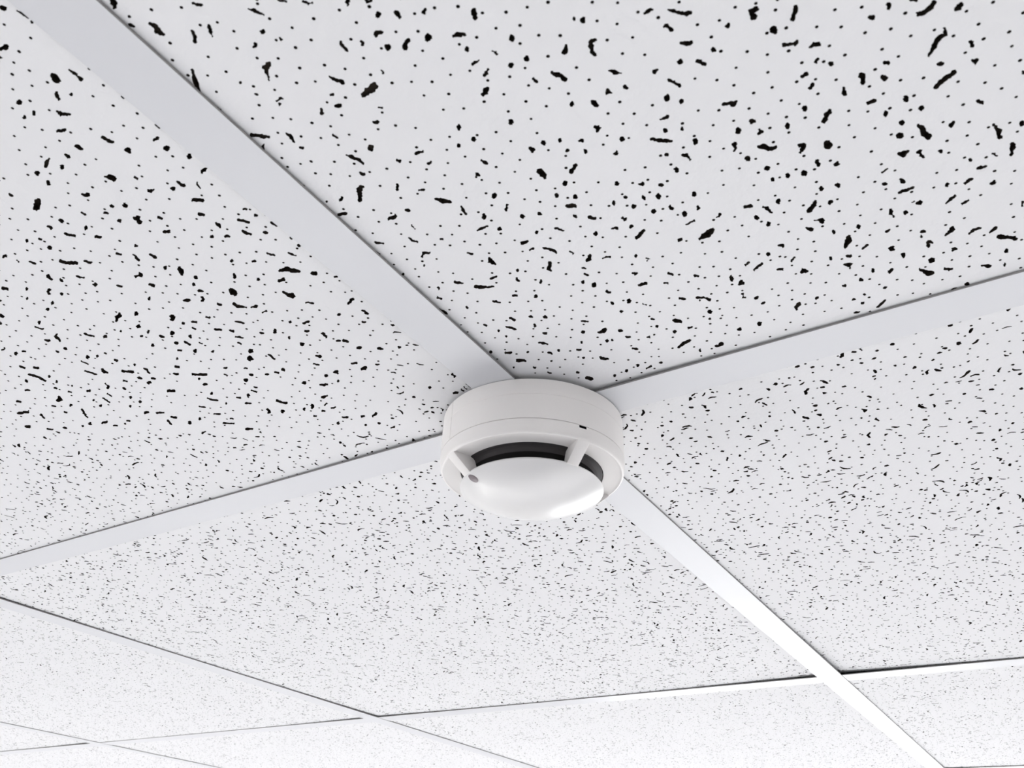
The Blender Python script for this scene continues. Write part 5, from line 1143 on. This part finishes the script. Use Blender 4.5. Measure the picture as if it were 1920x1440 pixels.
    '-1369 2090 11 15 9 20 -17 3 -13 -5 -19 -20 -5 -15 -2 -19 22 4|-1577 2479 67 49 19 2 -3 -33 -21 -32 -63 -28 -12 4 2 19|'
    '-1437 2338 16 27 -10 14 -19 -3 -25 -10 -18 -32 6 -17 18 -8 17 2|'
    '-1973 3093 24 -20 20 -25 1 -8 -12 -16 -9 -4 -22 24 -23 21 -1 8 12 16|'
    '-1779 3079 19 -31 18 -32 -2 -11 -13 -15 -12 -5 -18 32 -17 33 1 9 13 15|'
    '-1770 2594 13 -31 17 -28 -1 -10 -13 -13 -7 0 -20 25 -19 25 6 14 12 14|'
    '-1871 2762 8 13 -2 11 -10 4 -9 -9 -14 -17 -6 -16 6 -4 12 5|'
    '-1031 1863 19 -27 19 -26 -3 -13 -18 -16 -10 0 -15 31 -19 26 2 9 14 13|'
    '-951 1463 25 42 23 45 11 8 17 3 4 -6 -17 -41 -21 -41 -17 -18 -20 -3|'
    '-925 1679 -2 -50 -3 -9 -15 -12 -10 -1 -17 36 5 15 23 17|'
    '-1578 3149 14 -26 10 -29 20 -27 22 -25 -5 -14 -13 -15 -13 -6 -16 31 -16 32 -22 15 -18 20 6 18 17 20|'
    '-1349 3020 12 -37 15 -32 -6 -17 -22 -21 -8 4 -21 27 -14 33 12 24 22 21|'
    '-1617 2995 21 -26 2 -7 -12 -16 -13 -7 -23 24 1 10 13 16|'
    '-1771 3301 7 21 -11 0 -20 -14 -18 -19 -6 -19 4 -11 11 -2 19 19|'
    '-941 1979 10 24 -8 10 -24 -7 -17 -20 -14 -17 -1 -19 22 3 16 12|'
    '-762 1736 -1 14 -8 9 -15 -7 -14 -12 -5 -13 2 -13 12 1 16 8|'
    '-726 1565 13 19 -3 11 -2 12 -19 -6 -16 -11 -14 -21 8 -9 15 -1|'
    '-1202 2127 16 -30 -2 -10 -14 -14 -9 -1 -23 23 4 13 17 17|-1235 1972 14 -31 -2 -10 -14 -13 -11 -4 -26 19 7 17 17 17',
    '-2991 321 78 108 52 -134 1448 20 81 113 212 65 71 -121 60 161 -184 -187 -4677 94 146 -56 20 160 31 110 91 -31 -42 128 '
    '73 112 51 -142 38 -117 30 247 118 -43 84 -371 -20 -141 -132 -32 275 121 130 -88 20 175 84 -104 -440 733 79 -88 '
    '175 -311 97 -107 -151 261 -192 387 197 -247 276 -510 -626 531 -348 -848 598 1168 85 -195 38 112 -15 172 72 86 81 -160 '
    '107 -165 -28 -147 9 -120 -243 790 285 -388 67 95 58 -222 14 -143 126 -20 40 -127 -58 -139 -83 -72 7 -182 61 -111 '
    '115 22 -41 123 88 110 -453 1309 172 -317 44 -120 38 -180 131 -27 99 -379 87 -163 -39 300 121 -136 -593 1151 79 -124 '
    '82 -198 115 -45 124 -137 -17 -162 116 36 97 -350 110 -230 -29 333 31 -177 103 -80 -698 1202 81 -110 230 -326 -106 244 '
    '-165 350 120 -109 37 -113 317 -562 168 -267 34 -175 -527 1237 50 -119 97 -124 41 -134 95 -91 90 -200 30 113 232 -601 '
    '-662 1292 212 -214 -35 113 268 -441 92 -180 99 -87 116 -354 -36 260 -377 716 64 -139 162 -213 213 -491 83 87 -604 947 '
    '-12 126 -80 159 10 127 100 -140 135 -353 216 -353 185 -379 -239 545 -33 142 -50 122 509 -916 -51 131 -608 -1154 '
    '71 -118 107 59 -18 301 132 -333 8 -119 109 -59 -142 327 101 62 -55 119 120 -273 73 -138 -178 545 121 -115 146 -283 '
    '62 -107 168 -77 -373 604 -100 112 102 76 124 -213 43 -125 62 -128 -132 386 405 -741 -255 650 46 -114 73 -158 80 -121 '
    '67 -131 -327 786 219 -249 68 -145 261 -489 80 109 -493 864 98 -185 232 -393 -71 188 287 -606 -337 740 262 -474 '
    '-719 681 -552 1845 67 -113 123 -1 12 -124 58 -288 73 -151 39 -113 9 228 89 -104 -104 241 148 -358 -11 -179 96 -209 '
    '84 -127 76 -107 -703 1558 119 -102 152 -286 159 -240 -38 174 166 -252 46 -398 121 -38 53 -126 -32 -124 125 -41 '
    '-656 1398 6 145 86 -278 120 -120 171 -545 131 40 -44 120 -487 955 230 -400 126 -202 79 -138 204 -267 -30 -175 '
    '201 -162 -706 1356 128 -56 116 -409 116 -33 -13 -167 127 -203 159 -50 140 -532 -746 1598 147 -353 -6 284 165 -410 '
    '139 -418 123 -15 110 -273 113 -103 5 -128 -792 1565 129 -74 127 -274 162 -425 99 -42 118 -155 257 -374 -624 1134 '
    '177 -360 100 -74 113 -202 -457 1014 120 -161 57 -143 130 -150 12 -160 292 -379 84 -324 28 124 226 -333 -791 1352 '
    '-34 151 220 -283 42 -149 72 -278 148 -74 113 -110 148 -222 165 -29 -916 1362 450 -757 291 -327 -683 1277 99 -95 '
    '118 -430 153 -27 152 -191 259 -375 103 -324 103 -68 -892 1603 113 -53 118 -215 46 -113 93 -121 95 -214 123 -10 '
    '74 -176 147 -289 -91 95 -619 1305 24 -135 190 -252 68 -157 89 -245 322 -387 62 -98 88 -98 -579 1246 41 -117 119 -306 '
    '81 -114 39 -136 174 -232 109 -149 117 -291 84 -184 -859 1969 68 -115 94 -213 88 -78 91 -145 28 -269 105 -170 105 -65 '
    '18 -161 81 -141 66 -220 145 -138 -801 1859 38 -69 66 -270 179 -146 159 -530 160 -128 87 -332 65 -116 166 -354 '
    '-755 1875 65 -140 140 -164 220 -436 39 -185 106 -79 73 -196 -725 1460 100 -128 144 -179 65 -132 126 -271 409 -806 '
    '83 74 -789 1441 274 -570 -262 706 80 -58 622 -1165 155 -214 61 -139 -1518 -2340 46 -110 59 -138 160 -140 40 -148 '
    '33 -124 238 -434 69 -104 14 -62 163 23 -416 791 -200 614 50 -175 98 -76 80 -111 99 -228 54 -135 59 -125 82 -138 '
    '219 -203 -225 458 52 -129 87 -86 180 -348 -723 1234 48 124 81 -113 113 -268 -1 -59 119 -199 123 -59 57 -108 122 -250 '
    '95 -168 107 -189 -759 1554 181 -387 85 -124 131 -135 213 -435 70 -136 115 -195 -255 593 123 -49 49 -130 -651 1120 '
    '52 -49 40 -130 157 -301 116 -103 413 -881 -663 1518 68 -122 75 -110 80 -203 34 -47 100 -75 85 -89 61 -260 166 -123 '
    '14 -138 195 -177 -321 614 78 -148 -357 678 151 -192 51 -122 350 -611 -782 1338 121 44 30 -116 63 -116 67 -103 '
    '273 -416 76 -233 83 -102 38 -151 150 -235 96 -89 -333 737 116 -98 195 -293 139 -237 -860 1481 261 -440 2 -69 235 -248 '
    '-20 230 130 -314 217 -335 125 -181 -589 1054 -151 196 -12 -78 0 292 106 -93 87 -118 178 -541 105 -90 -26 204 187 -377 '
    '79 -184 43 -130 134 -36 -744 1431 88 -142 171 -250 176 -431 184 -316 -685 1404 18 93 177 -395 304 -640 -292 775 '
    '205 -343 129 -279 83 -258 165 -250 58 -128 -77 281 -138 251 125 -113 179 -321 70 -150 -548 1085 197 -320 88 -108 '
    '116 -69 201 -339 14 -133 -54 263 -742 1271 45 -119 116 -67 150 -290 180 -331 94 -130 176 -258 -767 1349 75 -56 '
    '91 -159 152 -152 71 -133 58 -144 134 -142 22 -132 164 -111 180 -333 -830 1422 149 -193 -23 180 229 -434 54 -148 '
    '169 -244 62 -114 179 -205 0 -150 -614 1378 32 -132 246 -419 77 -110 84 -108 118 -315 -269 669 391 -703 61 -129')
QUADS = [[(-0.2776, -0.0192), (-0.1419, -0.2431), (-0.0832, -0.2375), (-0.2407, 0.0291)],
         [(-0.2053, -0.0309), (-0.0832, -0.2375), (0.0008, -0.2294), (-0.1440, 0.0250)],
         [(-0.1209, -0.0155), (-0.0413, -0.1555), (0.0476, -0.1309), (-0.0455, 0.0400)],
         [(-0.2982, 0.0148), (-0.2674, -0.0360), (-0.1722, 0.0746), (-0.2159, 0.1513)],
         [(-0.2124, 0.0279), (-0.1875, -0.0147), (-0.0463, 0.1140), (-0.0817, 0.1800)],
         [(-0.2159, 0.1513), (-0.1301, 0.0006), (-0.0290, 0.0818), (-0.1367, 0.2825)]]

ROOT_TILES = {}
ROOT_TILES[(-1, -1)] = make_tile('ceiling_tile', -1, -1, 11, TOP, QUADS, 9, 6, 0.0012, [(0.0, 0.0, 0.0021, 0.10)])
ROOT_TILES[(-1, 0)] = make_tile('ceiling_tile', -1, 0, 12, LEFT, QUADS, 9, 6, 0.0013, [(0.0, 0.0, 0.0019, 0.10)])
ROOT_TILES[(0, -1)] = make_tile('ceiling_tile', 0, -1, 13, None, (), 9, 6, 0.0009, [(S, 0.0, 0.0042, 0.12)], 1.08)
ROOT_TILES[(0, 0)] = make_tile('ceiling_tile', 0, 0, 14, None, (), 9, 6, 0.0009,
                               [(S, 0.0, 0.0028, 0.14), (S, S, 0.0018, 0.13), (0.0, S, 0.0016, 0.12)], 1.18)
ROOT_TILES[(0, 1)] = make_tile('ceiling_tile', 0, 1, 15, None, (), 7, 5, 0.0010, [(S, S, 0.0016, 0.10), (0.0, S, 0.0012, 0.1)], 1.0)
ROOT_TILES[(1, -1)] = make_tile('ceiling_tile', 1, -1, 16, None, (), 7, 5, 0.0010, [(2 * S, 0.0, 0.0014, 0.12)])
far = [ROOT_TILES[(0, 1)], ROOT_TILES[(1, -1)]]
rnd = random.Random(5)
for i in range(nx0, nx1):
    for j in range(ny0, ny1):
        if (i, j) in ROOT_TILES:
            continue
        o = far[rnd.randrange(2)].copy()
        C.collection.objects.link(o)
        o.location = ((i + 0.5) * S, (j + 0.5) * S, ZC + 0.0010 + rnd.uniform(0, 0.0003))

# ------------------------------------------------------------------ smoke detector
DX, DY = 0.0025, 0.0041
det = bpy.data.objects.new('smoke_detector', None)
C.collection.objects.link(det)
det.location = (DX, DY, ZC)
tag(det, 'round white plastic smoke detector screwed to the crossing of the ceiling grid', 'smoke detector')
D = math.radians


def turned(name, prof, m, feats, parent, base_step=2.0, deg=30):
    """lathe whose radius can be pressed in: feats = (a0, a1, row0, row1, depth)"""
    angs = {round(a * base_step, 4) for a in range(int(360 / base_step))}
    for a0, a1, _, _, _ in feats:
        angs = {a for a in angs if not (a0 - 0.2 < a < a1 + 0.2)}
        angs |= {a0 - 0.02, a0 + 0.02, a1 - 0.02, a1 + 0.02, (a0 + a1) / 2}
    angs = sorted(angs)
    v, f = [], []
    n = len(prof)
    for a in angs:
        for k, (rr, z) in enumerate(prof):
            for a0, a1, r0, r1, dep in feats:
                if a0 < a < a1 and r0 <= k <= r1:
                    rr = rr - dep
            v.append((rr * math.cos(D(a)), rr * math.sin(D(a)), z))
    cnt = len(angs)
    ids = []
    for s in range(cnt):
        t = (s + 1) % cnt
        for k in range(n - 1):
            f.append((s * n + k, t * n + k, t * n + k + 1, s * n + k + 1))
            mid = (angs[s] + angs[t]) / 2
            ids.append(int(any(dep > 0.003 and a0 - 0.03 < mid < a1 + 0.03 and r0 - 1 <= k <= r1 for a0, a1, r0, r1, dep in feats)))  # deep recesses get the black material as painted shade
    o = mesh_obj(name, v, f, [m, 'chamber'], parent, ids)
    auto_smooth(o, deg)
    return o


# base: drum against the grid, a hairline step, down to the joint with the head
base_prof = [(0.0, 0.0), (0.0474, 0.0), (0.04795, -0.0004), (0.0480, -0.0087), (0.04785, -0.00885), (0.04785, -0.00905),
             (0.0481, -0.0092), (0.0482, -0.0216), (0.0482, -0.0226), (0.0478, -0.0227)]
turned('mounting_base', base_prof, 'plastic', [(151.0, 151.5, 2, 8, 0.00035)], det)
head_prof = [(0.0470, -0.0222), (0.0477, -0.02285), (0.0482, -0.0230), (0.0482, -0.0231), (0.0482, -0.0231), (0.0482, -0.0243),
             (0.0482, -0.0243), (0.0480, -0.0270), (0.0477, -0.0291), (0.0474, -0.0297), (0.0470, -0.0301), (0.0465, -0.0302),
             (0.0460, -0.0299), (0.0452, -0.0296), (0.0400, -0.0297), (0.0371, -0.0299), (0.0370, -0.0290)]
turned('detector_head', head_prof, 'plastic', [(238.8, 243.6, 3, 5, 0.006)], det)
# inner ring, set off from the head by a dark hairline
Shape().lathe([(0.0366, -0.0268), (0.0366, -0.0298), (0.0362, -0.0301), (0.0352, -0.0304), (0.0342, -0.0312), (0.0336, -0.0326),
               (0.0335, -0.0331)], 160).obj('inner_ring', 'inner', det)
auto_smooth(det.children[-1], 40)
# dark insect screen round the smoke chamber
Shape().lathe([(0.0335, -0.0331), (0.0330, -0.0345), (0.0327, -0.0386)], 128).obj('insect_screen', 'chamber', det, True)
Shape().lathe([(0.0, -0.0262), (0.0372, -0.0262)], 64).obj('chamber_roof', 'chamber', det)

# four struts between head and cover
for a in (150.3, 243.0, 332.0, 61.5):
    s = Shape()
    ht, hb = 4.55, 4.4
    prof = [(0.0468, -0.0290, ht), (0.0472, -0.0298, ht), (0.0455, -0.0316, ht), (0.0385, -0.0377, hb), (0.0372, -0.0389, hb),
            (0.0352, -0.0388, hb), (0.0330, -0.0384, 2.6), (0.0315, -0.0330, 2.2), (0.0315, -0.0300, 2.2), (0.0355, -0.0292, 2.8)]
    n = len(prof)
    rows = []
    for u in (-1.0, -0.9, 0.9, 1.0):
        shrink = 0.00025 if abs(u) == 1.0 else 0.0
        for q, (rr, z, h) in enumerate(prof):
            # half width in metres from the half angle at that radius
            off = u * math.tan(D(h)) * 0.042
            rr2 = rr - (shrink if q < 5 else 0)
            s.v.append((rr2 * math.cos(D(a)) - off * math.sin(D(a)), rr2 * math.sin(D(a)) + off * math.cos(D(a)), z))
    for k in range(3):
        for q in range(n):
            p = (q + 1) % n
            s.f.append((k * n + q, k * n + p, (k + 1) * n + p, (k + 1) * n + q))
    s.f.append(tuple(range(n))[::-1])
    s.f.append(tuple(3 * n + q for q in range(n)))
    o = s.obj('strut', 'plastic', det)
    auto_smooth(o, 40)

# bulging cover plate
R3 = 0.0370
prof = [(0.0, -0.0376), (0.030, -0.0376), (0.0358, -0.0377), (0.0366, -0.0379), (R3, -0.0384), (R3, -0.0388)]
for k in range(1, 26):
    t = k / 25
    rr = R3 * math.cos(t * math.pi / 2) ** 0.86
    prof.append((rr, -0.0388 - 0.0088 * (1 - (rr / R3) ** 2.3)))
# the cover carries a small dark light pipe near its rim: a pocket is pressed into the plate
LED_R, LED_A, LED_S = 0.0335, 151.2, 0.0027
cover = Shape().lathe(prof, 220)
v2 = []
for x, y, z in cover.v:
    v2.append((x, y, z))
cover.v = v2
cov = cover.obj('cover_plate', 'dome_plastic', det)
auto_smooth(cov, 35)


def plate_z(rr):
    return -0.0388 - 0.0088 * (1 - (rr / R3) ** 2.3)


# recessed pocket: teardrop collar and dark lens following the curve of the plate
s = Shape()
N = 28
ca, sa = math.cos(D(LED_A)), math.sin(D(LED_A))
for ring, (k, dz) in enumerate(((1.16, -0.00002), (1.0, -0.00014), (0.86, 0.00004), (0.0, 0.00004))):
    for q in range(N):
        w = 2 * math.pi * q / N
        u = LED_S * k * math.cos(w)
        v = LED_S * 1.05 * k * math.sin(w)
        u += 0.0004 * k * math.cos(w) ** 2 * (1 if math.cos(w) > 0 else 0)
        rr = LED_R + u
        px, py = rr * ca - v * sa, rr * sa + v * ca
        zz = plate_z(min(R3, math.hypot(px, py)))
        s.v.append((px, py, zz + dz))
for ring in range(2):
    for q in range(N):
        p = (q + 1) % N
        s.f.append((ring * N + q, ring * N + p, (ring + 1) * N + p, (ring + 1) * N + q))
o = s.obj('light_collar', 'dome_plastic', cov, True)
s = Shape()
for k, dz in ((0.9, -0.00006), (0.5, -0.00016), (0.05, -0.0002)):
    for q in range(N):
        w = 2 * math.pi * q / N
        u = LED_S * k * math.cos(w) + 0.0004 * k * max(0, math.cos(w)) ** 2
        v = LED_S * 1.05 * k * math.sin(w)
        rr = LED_R + u
        px, py = rr * ca - v * sa, rr * sa + v * ca
        s.v.append((px, py, plate_z(min(R3, math.hypot(px, py))) + dz))
for ring in range(2):
    for q in range(N):
        p = (q + 1) % N
        s.f.append((ring * N + q, ring * N + p, (ring + 1) * N + p, (ring + 1) * N + q))
s.f.append(tuple(2 * N + q for q in range(N)))
o = s.obj('status_light', 'lens', cov, True)
o['label'] = 'smoky grey indicator lens'
